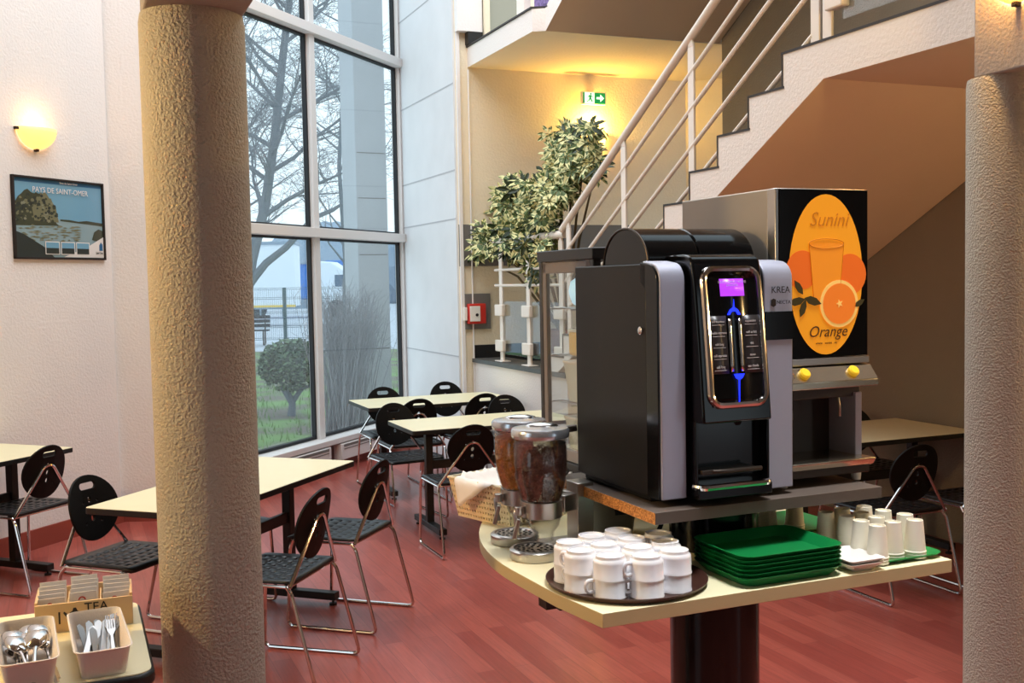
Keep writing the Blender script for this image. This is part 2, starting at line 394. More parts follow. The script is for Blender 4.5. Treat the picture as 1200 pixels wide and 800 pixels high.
# ------------------------------------------------------------------ window wall (one curtain of six panes)
win = struct(thing('window_1', 'tall white framed window wall of stacked panes facing the garden', 'window', W0, WA)); del win['category']
ux = [0, -1.724, -3.45]                         # mullion positions; local -x runs towards the viewer
zr = [.30, 2.17, 3.98, 5.8]
for x in ux:
    b = MB(); b.box((x - .02 if x == 0 else x, .02, 3), (.085, .10, 6)); b.build('mullion', M['alu'], win, .004)
for z in zr[1:]:
    b = MB(); b.box((-1.9, -.005, z), (3.9, .15, .085)); b.build('transom', M['alu'], win, .004)
b = MB(); b.box((-1.9, -.05, .27), (3.9, .2, .05)); b.box((-1.9, .02, .12), (3.9, .1, .25)); b.build('sill', M['alu'], win, .004)
b = MB(); b.box((-1.9, -.042, .04), (3.9, .02, .08)); b.build('baseboard', M['base'], win)
for i in range(2):
    for j in range(3):
        x0, x1 = ux[i + 1] + .042, ux[i] - .042 - (.02 if i == 0 else 0); z0, z1 = zr[j] + .0, zr[j + 1] - .04
        if j: z0 += .04
        fr = MB()
        for c, d in (((x0 + .012, .03, (z0 + z1) / 2), (.024, .04, z1 - z0)), ((x1 - .012, .03, (z0 + z1) / 2), (.024, .04, z1 - z0)), (((x0 + x1) / 2, .03, z0 + .012), (x1 - x0, .04, .024)), (((x0 + x1) / 2, .03, z1 - .012), (x1 - x0, .04, .024))):
            fr.box(c, d)
        f = fr.build('gasket', M['gasket'], win, smooth=0)
        p = MB(); p.box(((x0 + x1) / 2, .035, (z0 + z1) / 2), (x1 - x0 - .02, .008, z1 - z0 - .02)); p.build('pane', M['glass'], win, smooth=0)
for i, (x0, x1) in enumerate(((-3.4, -1.80), (-1.62, -.30))):
    t = thing('convector_heater', ['white low convector heater under the left window pane', 'white low convector heater under the window pane by the pilaster'][i], 'heater', W0 + Vector((.371, .9287, 0)) * ((x0 + x1) / 2) + Vector((.9287, -.371, 0)) * .115, WA)
    w = x1 - x0
    b = MB(); b.box((0, 0, .16), (w, .09, .15)); b.box((-w / 2 + .05, 0, .043), (.03, .06, .085)); b.box((w / 2 - .05, 0, .043), (.03, .06, .085)); b.build('body', M['alu'], t, .006)
    b = MB(); b.box((0, -.046, .215), (w - .08, .004, .022)); b.box((0, -.046, .185), (w - .08, .004, .008)); b.build('grille', M['grey'], t)

# ------------------------------------------------------------------ round columns and the beams they carry
for i, (x, y, lab) in enumerate(((-.857, 2.94, 'rough stucco round column at the left, lit gold on one side, before the dining tables'), (1.902, 4.094, 'rough grey stucco round column at the right edge, beside the paper cups'))):
    b = MB(); b.lathe([(0, 0), (.142, 0), (.142, .06), (.14, .08), (.139, 1.2), (.14, 2.41), (.136, 2.435), (0, 2.435)], seg=48)
    tag(place(b.build('column', M['column']), (x, y, 0), A), lab, 'column')
    b = MB(); b.box((0, -2.3, 2.75), (.262, 4.6, .63))
    struct(place(b.build('trim_%d' % (5 + i), M['beam'], smooth=0, bevel=.006), (x + UB.x * .03, y + UB.y * .03, 0), A), ['stucco beam above the left column', 'stucco beam above the right column'][i])

# ------------------------------------------------------------------ staircase
TR, RI, TL, ZL = .297, .172, -.312, 2.834
st = thing('staircase', 'white sided concrete staircase with dark nosings climbing to a landing', 'staircase', S0, A)
def flight(z_off, t_off, nstep, land, s0, s1, pre=0):
    prof = [(TL - land, ZL)]; 
    for k in range(nstep): prof += [(TL + k * TR, ZL - k * RI), (TL + k * TR, ZL - (k + 1) * RI)]
    tb = TL + (nstep - 1) * TR + .02
    prof += [(tb + .12, ZL - nstep * RI), (tb + .12, ZL - nstep * RI - .12)]
    kk = (2.656 - 2.181) / .883
    prof += [(-.627, 2.656), (TL - land, 2.656)]
    b = MB(); n = len(prof)
    a = [b.bm.verts.new((s0, t + t_off, z + z_off)) for t, z in prof]; c = [b.bm.verts.new((s1, t + t_off, z + z_off)) for t, z in prof]
    b.bm.faces.new(a).material_index = 0; b.bm.faces.new(c[::-1]).material_index = 0
    for k in range(n):
        f = b.bm.faces.new((a[k], a[(k + 1) % n], c[(k + 1) % n], c[k]))
        f.material_index = 1 if k >= n - 4 and k < n - 1 else 0
    return b
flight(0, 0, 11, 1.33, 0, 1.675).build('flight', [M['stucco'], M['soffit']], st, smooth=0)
for k in range(10):
    b = MB(); b.box((.835, TL + TR * (k + .5) + .0, ZL - RI * (k + 1) + .006), (1.68, TR + .015, .012)); b.box((.835, TL + TR * k + .004, ZL - RI * (k + .5) + .006), (1.68, .008, RI)); b.build('tread', M['nosing'], st, smooth=0)
b = MB(); b.box((.835, TL - .66, ZL + .006), (1.68, 1.345, .012)); b.build('landing_cover', M['nosing'], st, smooth=0)
up = thing('staircase', 'upper flight of the staircase overhead, plain underside rising from the slab', 'staircase', S0, A)
b = MB(); pr = [(2.78, 3.645), (2.78, 3.82), (2.48, 3.99), (2.48, 4.16), (-.3, 5.6), (-.3, 5.3)]
a = [b.bm.verts.new((.09, t, z)) for t, z in pr]; c = [b.bm.verts.new((1.675, t, z)) for t, z in pr]
b.bm.faces.new(a); b.bm.faces.new(c[::-1])
for k in range(6):
    f = b.bm.faces.new((a[k], a[(k + 1) % 6], c[(k + 1) % 6], c[k])); f.material_index = 1 if k == 5 else 0
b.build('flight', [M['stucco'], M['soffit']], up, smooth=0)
# stair railing
rl = thing('stair_railing', 'white tube handrail with sloping bars along the stairs', 'railing', S0, A)
def hz(t): return 3.141 - (t - .57) * .5735
b = MB(); b.tube([(.03, 2.42, hz(2.42)), (.03, -.62, hz(-.62))], .026, 12); b.build('handrail', M['railing'], rl)
for k, dz in enumerate((.205, .42, .645, .87)):
    b = MB(); b.tube([(.03, 2.36, hz(2.36) - dz), (.03, -.51, hz(-.51) - dz)], .013, 8); b.build('rail', M['railing'], rl)
for t in (2.30, 1.44, .60):
    z0 = ZL - RI * (int((t - TL) / TR) + 1) + .012 if t < 2.6 else 1.0
    b = MB(); b.box((.03, t, (z0 + hz(t) - .06) / 2), (.016, .062, hz(t) - .06 - z0)); b.prism([(-.031, 0), (.031, 0), (.012, .05), (-.012, .05)], -.008, .008, Matrix.Translation((.03, t, hz(t) - .06)) @ Matrix.Rotation(PI / 2, 4, 'Z') @ RX90); b.build('post', M['railing'], rl, .004)
# landing balustrade with glass
lb = thing('landing_railing', 'white posts with a clamped glass panel on the stair landing', 'railing', S0, A)
for t in (-.535, -.625):
    b = MB(); b.box((.03, t, 3.3), (.016, .068, .92)); b.build('post', M['railing'], lb, .004)
b = MB(); b.box((.03, -1.1, 3.28), (.01, .74, .72)); b.build('glass_panel', M['clear'], lb, smooth=0)
for z in (3.02, 3.5):
    b = MB(); b.box((.02, -.70, z), (.05, .13, .09)); b.build('clamp', M['railing'], lb, .008)
    b = MB(); b.tube([(-.0, -.72, z), (.004, -.72, z)], .006)
b = MB(); b.tube([(.03, -.4, 3.78), (.03, -1.62, 3.78)], .026, 12); b.build('handrail', M['railing'], lb)
# platform balustrade
pb = thing('platform_railing', 'white balustrade with clamped glass panels standing on the dark ledge', 'railing', S0, A)
b = MB(); b.tube([(.06, 2.42, 2.05), (.06, 4.2, 2.05)], .03, 14); b.build('handrail', M['railing'], pb)
for z in (1.80, 1.665):
    b = MB(); b.tube([(.06, 2.5, z), (.06, 3.86, z)], .012, 8); b.build('rail', M['railing'], pb)
for t in (2.5, 3.13, 3.72):
    b = MB(); b.box((.06, t, 1.5), (.018, .07, .995)); b.box((.06, t, 1.006), (.09, .16, .01)); b.prism([(-.035, 0), (.035, 0), (.012, .045), (-.012, .045)], -.009, .009, Matrix.Translation((.06, t, 1.99)) @ Matrix.Rotation(PI / 2, 4, 'Z') @ RX90); b.build('post', M['railing'], pb, .004)
    for z in (1.14, 1.45):
        b = MB(); b.box((.04, t, z), (.035, .17, .1)); b.build('clamp', M['railing'], pb, .008)
for t0, t1 in ((2.58, 3.05), (3.21, 3.64)):
    b = MB(); b.box((.06, (t0 + t1) / 2, 1.3), (.01, t1 - t0 + .1, .46)); b.build('glass_panel', M['clear'], pb, smooth=0)

# upper gallery seen above the fascia
stwall('trim_7', -.02, .12, 4.2, 4.285, 3.84, 3.95, M['edge'], 'black block imitating the shaded gap under the gallery wall')  # solid black block painted in for the shade of an open gap
stwall('wall_gallery', -.12, .12, 4.2, 4.28, 3.95, 6, M['wall'])
t = thing('gallery_cupboard', 'grey green panel door with a cream frame on the upper floor', 'cupboard', stw(.12, 4.18, 3.84), A)
b = MB(); b.box((.25, .0, .55), (.40, .03, 1.1)); b.build('panel', M['trailer_trim'] if False else mat('grey_green_panel', (150, 150, 136), .6), t)
b = MB(); b.box((.03, -.01, .55), (.05, .04, 1.1)); b.box((.47, -.01, .55), (.05, .04, 1.1)); b.build('frame', M['cream_wall'], t)
t = thing('gallery_post', 'white post on the upper floor edge beside the patterned panel', 'post', stw(.1, 3.22, 3.836), A)
b = MB(); b.box((0, 0, .5), (.06, .16, 1)); b.box((0, 0, .02), (.1, .3, .04)); b.build('post', M['railing'], t, .004)
pat = mat('violet_pattern', (120, 100, 150), .7, var=(60, .8))
b = MB(); b.box((0, 0, .32), (.02, .28, .6)); tag(place(b.build('patterned_panel', pat, smooth=0), stw(.16, 2.98, 3.84), A), 'violet patterned panel behind the white post on the upper floor edge', 'panel')

# ------------------------------------------------------------------ wall fittings
def sconce(name_label, loc, rz, m, w=.31, h=.17, dep=.11, power=18, col=(1, .62, .25)):
    t = thing('wall_sconce', name_label, 'wall lamp', loc, rz)
    b = MB(); n = 16
    rows = []
    for j in range(9):
        v = j / 8 * PI / 2
        rows.append([b.bm.verts.new((w / 2 * math.cos(PI * k / n) * math.cos(v), -dep * math.sin(PI * k / n) * math.cos(v) - .006, -h * math.sin(v) + h * .5)) for k in range(n + 1)])
    for q, r in zip(rows, rows[1:]):
        for k in range(n):
            try: b.bm.faces.new((q[k], q[k + 1], r[k + 1], r[k]))
            except ValueError: pass
    bmesh.ops.remove_doubles(b.bm, verts=b.bm.verts, dist=1e-4)
    b.build('shade', m, t, solid=.004)
    for x, z in ((-w / 2 - .004, h * .42), (w / 2 + .004, h * .42), (0, -h * .5 - .004)):
        b = MB(); b.box((x, -.012, z), (.022, .03, .018)); b.build('clip', M['ink'], t, .003)
    l = bpy.data.lights.new('lamp', 'POINT'); l.energy = power; l.color = col; l.shadow_soft_size = .04
    lo = bpy.data.objects.new('lamp', l); C.objects.link(lo); lo.parent = t; lo.location = (0, -dep * .6, h * .5 + .03)
    return t
WN = Vector((.9287, -.371, 0)); WD = Vector((.371, .9287, 0))
sconce('lit white half bowl wall lamp above the landscape poster', (-3.115, 7.045, 2.69), WA, M['sconce'], h=.135, power=1.1)
sconce('glaring yellow wall lamp behind the plant under the exit sign', stw(1.25, 4.285, 3.0), A, M['sconce_hot'], w=.3, h=.22, power=24, col=(1, .66, .14))
# lamps further along the left wall, beside the viewer
sconce('half bowl wall lamp on the left wall, outside the picture to the left', L0 - WD * 6.3 + Vector((0, 0, 2.68)), WA, M['sconce'], power=60, col=(1, .67, .28))
bl = stw(-.103, -1.81) - UA * .131 - UB * .175
sconce('amber glass wall lamp on the beam over the right column', (bl.x, bl.y, 2.745), A - PI / 2, M['amber'], w=.26, h=.16, power=34, col=(1, .68, .28))
sconce('half bowl wall lamp on the right wall, outside the picture to the right', stw(1.683, -3.2, 1.72), A - PI / 2, M['sconce'], power=75, col=(1, .68, .3))
pn = thing('pendant_lamp', 'warm pendant lamp over the side table, outside the picture to the left', 'lamp', (-2.35, 2.35, 2.45))
b = MB(); b.lathe([(.03, .16), (.06, .15), (.15, .0), (.155, 0), (.065, .16), (.03, .17)], seg=32); b.build('lamp_shade', M['sconce'], pn)
b = MB(); b.tube([(0, 0, .16), (0, 0, 3.55)], .004, 6); b.build('cord', M['cable'], pn)
b = MB(); b.lathe([(0, .02), (.03, .03), (.035, .06), (.015, .1), (.015, .16), (0, .16)], seg=16); b.build('bulb', M['sconce'], pn)
l = bpy.data.lights.new('pendant', 'POINT'); l.energy = 95; l.color = (1, .69, .3); l.shadow_soft_size = .05
lo = bpy.data.objects.new('pendant', l); C.objects.link(lo); lo.parent = pn; lo.location = (0, 0, -.03)
# exit sign
t = thing('exit_sign', 'green and white running man exit sign with arrow near the ceiling', 'sign', stw(1.24, 4.2, 3.36), A)
b = MB(); b.box((0, .02, .055), (.25, .05, .12)); b.box((0, .06, .055), (.06, .05, .05)); b.build('housing', M['white_plastic'], t, .004)
for c_, w_ in ((.058, .112), (-.112, .012)):
    b = MB(); b.box((c_, -.008, .055), (w_, .006, .10)); b.build('green_face', M['sign_green'], t)
b = MB(); b.box((-.052, -.008, .055), (.10, .006, .10)); b.build('white_face', M['sign_white'], t)
b = MB(); b.prism([(.02, .045), (.06, .045), (.06, .02), (.1, .055), (.06, .09), (.06, .065), (.02, .065)], 0, .003, Matrix.Translation((0, -.011, 0)) @ RX90); b.build('arrow', M['sign_white'], t)
b = MB(); b.prism(circ(-.04, .092, .009, 10), 0, .003, Matrix.Translation((0, -.012, 0)) @ RX90)
for poly in ([(-.06, .08), (-.04, .082), (-.035, .055), (-.055, .05)], [(-.04, .08), (-.018, .066), (-.02, .06), (-.042, .072)], [(-.058, .08), (-.075, .062), (-.07, .058), (-.055, .07)], [(-.055, .055), (-.04, .055), (-.02, .02), (-.03, .018)], [(-.055, .055), (-.062, .035), (-.085, .02), (-.08, .015), (-.052, .032), (-.045, .05)]):
    b.prism(poly, 0, .003, Matrix.Translation((0, -.012, 0)) @ RX90)
b.build('running_man', M['sign_green'], t, smooth=0)
# red alarm box
t = thing('fire_alarm_box', 'red and white fire alarm box on a grey back plate by the low wall', 'alarm', stw(.03, 4.27, 1.27), A)
b = MB(); b.box((0, .003, .16), (.28, .02, .325)); b.build('back_plate', M['grey'], t, .003)
b = MB(); b.box((-.01, -.03, .14), (.17, .06, .185)); b.build('red_case', M['red'], t, .008)
b = MB(); b.box((-.035, -.064, .14), (.1, .012, .14)); b.build('white_cover', M['white_plastic'], t, .004)
b = MB(); b.lathe([(0, 0), (.014, 0), (.014, .006), (0, .006)], seg=14); o = b.build('button', M['ink'], t); o.location = (-.02, -.07, .13); o.rotation_euler = (PI / 2, 0, 0)
b = MB(); b.box((-.115, -.02, .14), (.03, .04, .12)); b.build('side_cover', M['white_plastic'], t, .004)

# landscape poster: local x along the wall, facing the room
t = thing('framed_poster', 'framed poster of a lake landscape hanging on the left wall below the lamp', 'picture', (-3.197 + .0, 6.845, 1.905), WA)
PW, PH = .803, .54
b = MB()
for c, d in (((PW / 2, -.012, .007), (PW, .024, .014)), ((PW / 2, -.012, PH - .007), (PW, .024, .014)), ((.007, -.012, PH / 2), (.014, .024, PH)), ((PW - .007, -.012, PH / 2), (.014, .024, PH))): b.box(c, d)
b.build('frame', M['ink'], t, .002)
pm = [mat('poster_sky', (112, 160, 188), .25, coat=.4), mat('poster_water', (136, 160, 168), .25, coat=.4), mat('poster_trees', (62, 66, 54), .3, coat=.4), mat('poster_dark', (46, 52, 52), .3), mat('poster_band', (36, 96, 142), .3), M['white_ink'], mat('poster_lily', (128, 130, 112), .3), mat('poster_willow', (112, 112, 88), .3)]
b = MB()
def pp(poly, m, d): b.prism([(x * PW, z * PH) for x, z in poly], 0, .0006, Matrix.Translation((0, -.008 - d * .0008, 0)) @ RX90, m)
pp([(.01, .02), (.99, .02), (.99, .98), (.01, .98)], 0, 0)
pp([(.01, .02), (.99, .02), (.99, .46), (.45, .5), (.01, .42)], 1, 1)
pp([(.02, .93), (.98, .93), (.98, .975), (.02, .975)], 4, 1)
pp([(.5, .48), (.98, .44), (.98, .48), (.8, .5), (.7, .485), (.6, .5), (.5, .5)], 2, 2)
tr = [(.01, .4), (.01, .78)]; rr = random.Random(3)
for k in range(14): tr.append((.03 + k * .033, .70 + .14 * math.sin(k * .35) + rr.uniform(-.03, .03) - max(0, k - 9) * .03))
tr += [(.49, .42)]
pp(tr, 2, 2)
wl = [(.22, .47)] + [(.2 + .017 * k, .62 + .2 * math.sin(PI * k / 15) + rr.uniform(-.02, .02)) for k in range(16)] + [(.48, .46)]
pp(wl, 7, 3)
for k in range(150):
    x = rr.uniform(.02, .47); z = rr.uniform(.46, .66 + .14 * math.sin(x * 7)); w = rr.uniform(.008, .022)
    pp([(x - w, z), (x - w * .3, z - w), (x + w, z - w * .4), (x + w * .7, z + w), (x - w * .4, z + w * 1.2)], (2, 3, 7, 6)[int(rr.random() * 3.4)], 3.05 + .003 * k)
for k in range(70):
    x, z = rr.uniform(.05, .7), rr.uniform(.22, .42); w = rr.uniform(.015, .05)
    pp([(x - w, z), (x, z - .008), (x + w, z), (x, z + .01)], 6 if k % 2 else 7, 3 + .01 * k)
pp([(.01, .02), (.42, .02), (.3, .16), (.1, .30), (.01, .34)], 3, 5)
pp([(.85, .26), (.98, .22), (.98, .38), (.93, .4), (.88, .36)], 2, 5)
pp([(.52, .03), (.985, .03), (.985, .3), (.8, .17)], 5, 6)
for k in range(3):
    x = .32 + k * .17; pp([(x, .06), (x + .155, .06), (x + .155, .22), (x, .22)], 5, 7); pp([(x + .008, .07), (x + .147, .07), (x + .147, .14), (x + .008, .14)], 3, 8); pp([(x + .008, .14), (x + .147, .14), (x + .147, .21), (x + .008, .21)], 0, 8)
pp([(.93, .12), (.97, .12), (.97, .2), (.95, .23), (.93, .19)], 4, 8)
b.build('print', pm, t, smooth=0)
txt('PAYS DE SAINT-OMER', .05, M['white_ink'], t, (PW * .51, -.016, PH * .845), wide=1.0)
txt('Sites de Saint-Omer', .02, M['white_ink'], t, (PW * .6, -.016, PH * .952))
txt('Saint-Omer', .026, M['ink'], t, (PW * .93, -.0165, PH * .09), wide=.55)

# ------------------------------------------------------------------ plant on the platform
pl = thing('potted_umbrella_plant', 'tall variegated umbrella plant leaning over the white balustrade', 'plant', stw(.42, 3.2, .95), A)
b = MB(); b.lathe([(0, 0), (.14, 0), (.18, .3), (.195, .3), (.195, .34), (.17, .34), (.165, .28), (0, .28)], seg=24); b.build('pot', M['pot'], pl)
iv = Matrix.Rotation(-A, 3, 'Z'); base = stw(.42, 3.2, .95)
def plane_pt(x, y, s):               # a point of the plant, s metres behind the string wall
    d = MM.transposed() @ Vector(((x - 600) / F, (y - 400) / F, 1)); o = Vector((0, 0, EYE))
    q = S0 + UA * s; k = (q - o).dot(UA) / d.dot(UA); return iv @ (o + d * k - base)
rr = random.Random(11)
b = MB(); sb = MB()
blobs = [(566, 284, 30, 20, 50), (612, 246, 34, 42, 100), (596, 282, 42, 20, 62), (638, 285, 10, 24, 16), (618, 266, 26, 32, 42), (654, 212, 18, 26, 36), (672, 182, 27, 27, 64), (642, 226, 14, 16, 18), (690, 152, 13, 8, 10), (655, 158, 14, 8, 9), (698, 200, 6, 12, 8), (628, 312, 8, 22, 9), (560, 300, 12, 10, 9)]
trunk0 = Vector((0, 0, .28))
for cx, cy, bx, by, n in blobs:
    c = plane_pt(cx, cy, .30)
    sb.tube([trunk0, trunk0 * .5 + c * .5 + Vector((0, 0, .15)), c], .012, 6, rads=[.016, .011, .006])
    for k in range(n):
        a, r = rr.uniform(0, 2 * PI), math.sqrt(rr.random())
        p = plane_pt(cx + bx * r * math.cos(a), cy + by * r * math.sin(a), .16 + (.12 if cy < 215 else 0) + rr.uniform(-.24, .20) * (1.05 - r * .5))
        nrm = Vector((rr.uniform(-.6, .6) - .25, rr.uniform(-.9, .5) - .35, rr.uniform(-.1, 1))).normalized()
        u = nrm.orthogonal().normalized(); u.rotate(Matrix.Rotation(rr.uniform(0, 6.28), 3, nrm)); w = nrm.cross(u)
        nl = rr.choice((6, 7, 7, 8)); ln = rr.uniform(.085, .14); base_m = rr.random()
        for j in range(nl):
            an = 2 * PI * j / nl + rr.uniform(-.15, .15); dr = u * math.cos(an) + w * math.sin(an); sd = nrm.cross(dr)
            l = ln * rr.uniform(.8, 1.1); wd = l * .17; dp = -nrm * l * .28
            q = [p + dr * l * .12, p + dr * l * .5 + sd * wd + dp * .25, p + dr * l * .8 + sd * wd * .75 + dp * .6, p + dr * l + dp, p + dr * l * .8 - sd * wd * .75 + dp * .6, p + dr * l * .5 - sd * wd + dp * .25]
            mid = p + dr * l * .55 + dp * .3 - nrm * l * .05
            vs = [b.bm.verts.new(x) for x in q]; vm = b.bm.verts.new(mid)
            inner = 0 if base_m < .6 else (1 if base_m < .78 else 2); rim = 1 if base_m < .60 else (0 if base_m < .78 else 2)
            for e in range(6):
                f = b.bm.faces.new((vs[e], vs[(e + 1) % 6], vm)); f.material_index = inner if e in (0, 5, 2) else rim
sb.build('stem', M['stem'], pl)
b.build('foliage', [M['leaf_a'], M['leaf_b'], M['leaf_c']], pl, smooth=0)

# ------------------------------------------------------------------ dining tables
def make_table(L=1.2, W=.6):
    t = thing('dining_table', '', 'table')
    b = MB(); b.prism(rrect(0, 0, L, W, .02, 3), .712, .74); b.build('tabletop_edge', M['edge'], t, .003)
    b = MB(); b.prism(rrect(0, 0, L - .004, W - .004, .019, 3), .7395, .7412); b.build('tabletop', M['laminate'], t)
    for sx in (-1, 1):
        x = sx * (L / 2 - .2)
        b = MB(); b.box((x, 0, .375), (.05, .05, .67)); b.box((x, 0, .705), (.05, W * .8, .02)); b.build('leg', M['edge'], t, .004)
        f = MB(); f.box((x, 0, .05), (.055, W * .92, .04)); fo = f.build('foot', M['edge'], t, .004)
        for sy in (-1, 1):
            s = MB(); s.lathe([(0, 0), (.02, 0), (.02, .012), (.006, .014), (.006, .032), (0, .032)], (x, sy * W * .42, 0), 12); s.build('leveller', M['edge'], fo)
    b = MB(); b.box((0, 0, .46), (L - .44, .025, .06)); b.build('crossbar', M['edge'], t, .003)
    return t
tabs = []
def table(x, y, rz, L, W, label):
    t = make_table(L, W); place(t, (x, y, 0), rz); t['label'] = label; t['group'] = 'cream topped dining tables'; return t
table(-1.383, 5.178, 1.235, 1.39, .61, 'cream topped dining table standing right behind the left column')
c1 = at(87, 524, .74) - WD * .6 - WN * .3
table(c1.x, c1.y, WA, 1.2, .6, 'cream topped dining table at the left wall under the poster, cut by the frame')
def tA(p, L=1.2, W=.6, side=1): return p + UA * (L / 2) - UB * (W / 2)
c3 = tA(Vector((-.885, 7.39, 0))); table(c3.x, c3.y, A, 1.2, .6, 'cream topped dining table behind the cereal dispensers, nearer of the window pair')
c4 = tA(Vector((-1.36, 8.74, 0)), 1.24); table(c4.x, c4.y, A, 1.24, .66, 'cream topped dining table farthest back against the low wall by the window')
c5 = Vector((2.585, 7.06, 0)) - UA * .66 - UB * .365; table(c5.x, c5.y, A, 1.25, .72, 'cream topped dining table in the dim corner under the stairs')

# ------------------------------------------------------------------ chairs (origin under the seat, facing +y)
def make_chair():
    t = thing('dining_chair', '', 'chair')
    # seat grid with slots
    b = MB(); W, D = .43, .40
    xs = [-W / 2, -W / 2 + .03]; k = 7; cell = (W - .06) / k
    for i in range(k): xs += [xs[1] + i * cell + cell * .2, xs[1] + i * cell + cell * .8]
    xs += [W / 2 - .03, W / 2]
    ys = [-D / 2, -D / 2 + .04]; kr = 6; cr_ = (D - .08) / kr
    for i in range(kr): ys += [ys[1] + i * cr_ + cr_ * .34, ys[1] + i * cr_ + cr_ * .66]
    ys += [D / 2 - .04, D / 2]
    nx, ny = len(xs), len(ys); g = {}
    for i, x in enumerate(xs):
        for j, y in enumerate(ys):
            px_, py_ = x, y
            if i in (0, nx - 1) and j in (0, ny - 1): px_ *= .955; py_ *= .955
            z = .46 - .012 * (1 - (2 * x / W) ** 2) * (1 - (2 * y / D) ** 2) - (.014 * max(0, (y - D * .3) / (D * .2)) ** 2)
            g[i, j] = b.bm.verts.new((px_, py_, z))
    for i in range(nx - 1):
        for j in range(ny - 1):
            slot = (i >= 2 and i % 2 == 0 and i < nx - 2) and (j >= 2 and j % 2 == 0 and j < ny - 2)
            if not slot: b.bm.faces.new((g[i, j], g[i + 1, j], g[i + 1, j + 1], g[i, j + 1]))
    b.build('seat', M['seat'], t, solid=.013, smooth=.5)
    # round back disc with handle slot and holes
    R = .157
    holes = [rrect(0, .105, .098, .032, .0155, 4), circ(0, .038, .0105, 10, .014), circ(0, -.004, .0105, 10, .014), circ(0, -.05, .0105, 10, .014), circ(-.045, .028, .005, 6), circ(.045, .028, .005, 6), circ(-.05, -.07, .005, 6), circ(.05, -.07, .005, 6)]
    b = MB(); tilt = Matrix.Translation((0, -.212, .665)) @ Matrix.Rotation(PI / 2 + .20, 4, 'X')
    b.plate(circ(0, 0, R, 40), holes, .012, None)
    for v in b.bm.verts: v.co.z += -1.1 * v.co.x ** 2
    bmesh.ops.transform(b.bm, matrix=tilt, verts=b.bm.verts)
    b.build('backrest', M['black'], t, .003, smooth=.6)
    r = .0085
    for sx in (-1, 1):
        b = MB(); b.tube(fillet([(sx * .218, .15, .44), (sx * .222, .165, .40), (sx * .228, .185, r), (sx * .228, -.30, r), (sx * .222, -.195, .41), (sx * .215, -.17, .437)], .035), r, 8); b.build('leg', M['chrome'], t)
    b = MB(); b.tube(fillet([(-.222, -.19, .437), (-.03, -.232, .70), (.03, -.232, .70), (.222, -.19, .437)], .03, 5), r, 8); b.build('back_frame', M['chrome'], t)
    b = MB(); b.tube(fillet([(-.218, -.18, .437), (.218, -.18, .437), (.218, .16, .437), (-.218, .16, .437), (-.218, -.17, .437)], .02), .0075, 8); b.build('seat_frame', M['chrome'], t)
    return t
def chair(rear, fwd, label, first=[None]):
    f = Vector((fwd[0], fwd[1], 0)).normalized(); p = Vector((rear[0], rear[1], 0)) + f * .19
    rz = math.atan2(f.y, f.x) - PI / 2
    if first[0] is None:
        first[0] = make_chair(); t = place(first[0], p, rz); t['label'] = label; t['group'] = 'chrome and black disc back chairs'; return t
    return dup(first[0], label, p, rz, 'chrome and black disc back chairs')
chair((-.89, 4.59), (-.964, .265), 'black round backed chair nearest the left column at its right, pulled up to the table')
chair((-.715, 5.305), (-.95, .31), 'black round backed chair with shiny blue seat, just beyond the chair nearest the column')
chair((-1.995, 4.985), (.93, -.36), 'black round backed chair facing the viewer left of the column, behind the tea box')
chair((-1.73, 5.57), (.93, -.36), 'black round backed chair mostly hidden behind the left column, across the table')
chair((-2.70, 6.03), (-.93, .36), 'black round backed chair at the far left wall table, back turned, with a bright glint')
chair((-1.10, 9.02), (.386, -.922), 'black round backed chair by the window behind the farthest table, leftmost on its far side')
chair((-.59, 9.40), (.386, -.922), 'black round backed chair behind the farthest table, in front of the grey pilaster')
chair((-.87, 7.78), (.5, -.87), 'black round backed chair at the left end of the table behind the cereal dispensers')
chair((-.74, 8.13), (-.386, .922), 'black round backed chair turned away, left of two before the farthest table')
chair((-.24, 8.43), (-.386, .922), 'black round backed chair turned away, right of two before the farthest table')
chair((-.05, 8.20), (.386, -.922), 'black round backed chair with bluish sheen facing the viewer, above the cereal dispenser lids')
chair((-.27, 6.60), (-.386, .922), 'black round backed chair seen squarely from behind, left of the bread basket')
chair((2.09, 5.51), (-.386, .922), 'black round backed chair seen from behind under the stairs, beyond the paper cups')
q = Vector((2.593, 7.069, 0)) - UA * .30 + UB * .1
chair((q.x, q.y), (.386, -.922), 'black round backed chair on the far side of the table under the stairs')
chair((2.62, 5.74), (-.386, .922), 'black round backed chair half hidden by the right column')

# ------------------------------------------------------------------ drinks counter on a black post
CO = Vector((.205, 2.503, 0)); SO = Vector((.365, 2.735, 0)); ZC, ZS = .90, 1.09
def cw(a, b_, z=ZC): return CO + UA * a + UB * b_ + Vector((0, 0, z))
def sw(a, b_, z=ZS): return SO + UA * a + UB * b_ + Vector((0, 0, z))
t = thing('drinks_counter', 'cream drinks counter with a rounded end on a thick black post', 'counter', (CO.x, CO.y, 0), A)
poly = [(0, 0), (1.1, 0), (1.1, 1.30)]
cx, cy, R = 1.09, .50, 1.135
a0 = math.acos((.9 - cx) / R) if False else PI / 2 + .35; a1 = PI + .08
n = 26
for k in range(n + 1):
    an = a0 + (a1 - a0) * k / n; poly.append((cx + R * math.cos(an), cy + R * math.sin(an)))
poly.append((-.03, .2))
b = MB(); b.prism(poly, ZC - .036, ZC, m=1, mt=0); b.build('worktop', [M['laminate'], M['laminate_edge']], t, .0015, smooth=.3)
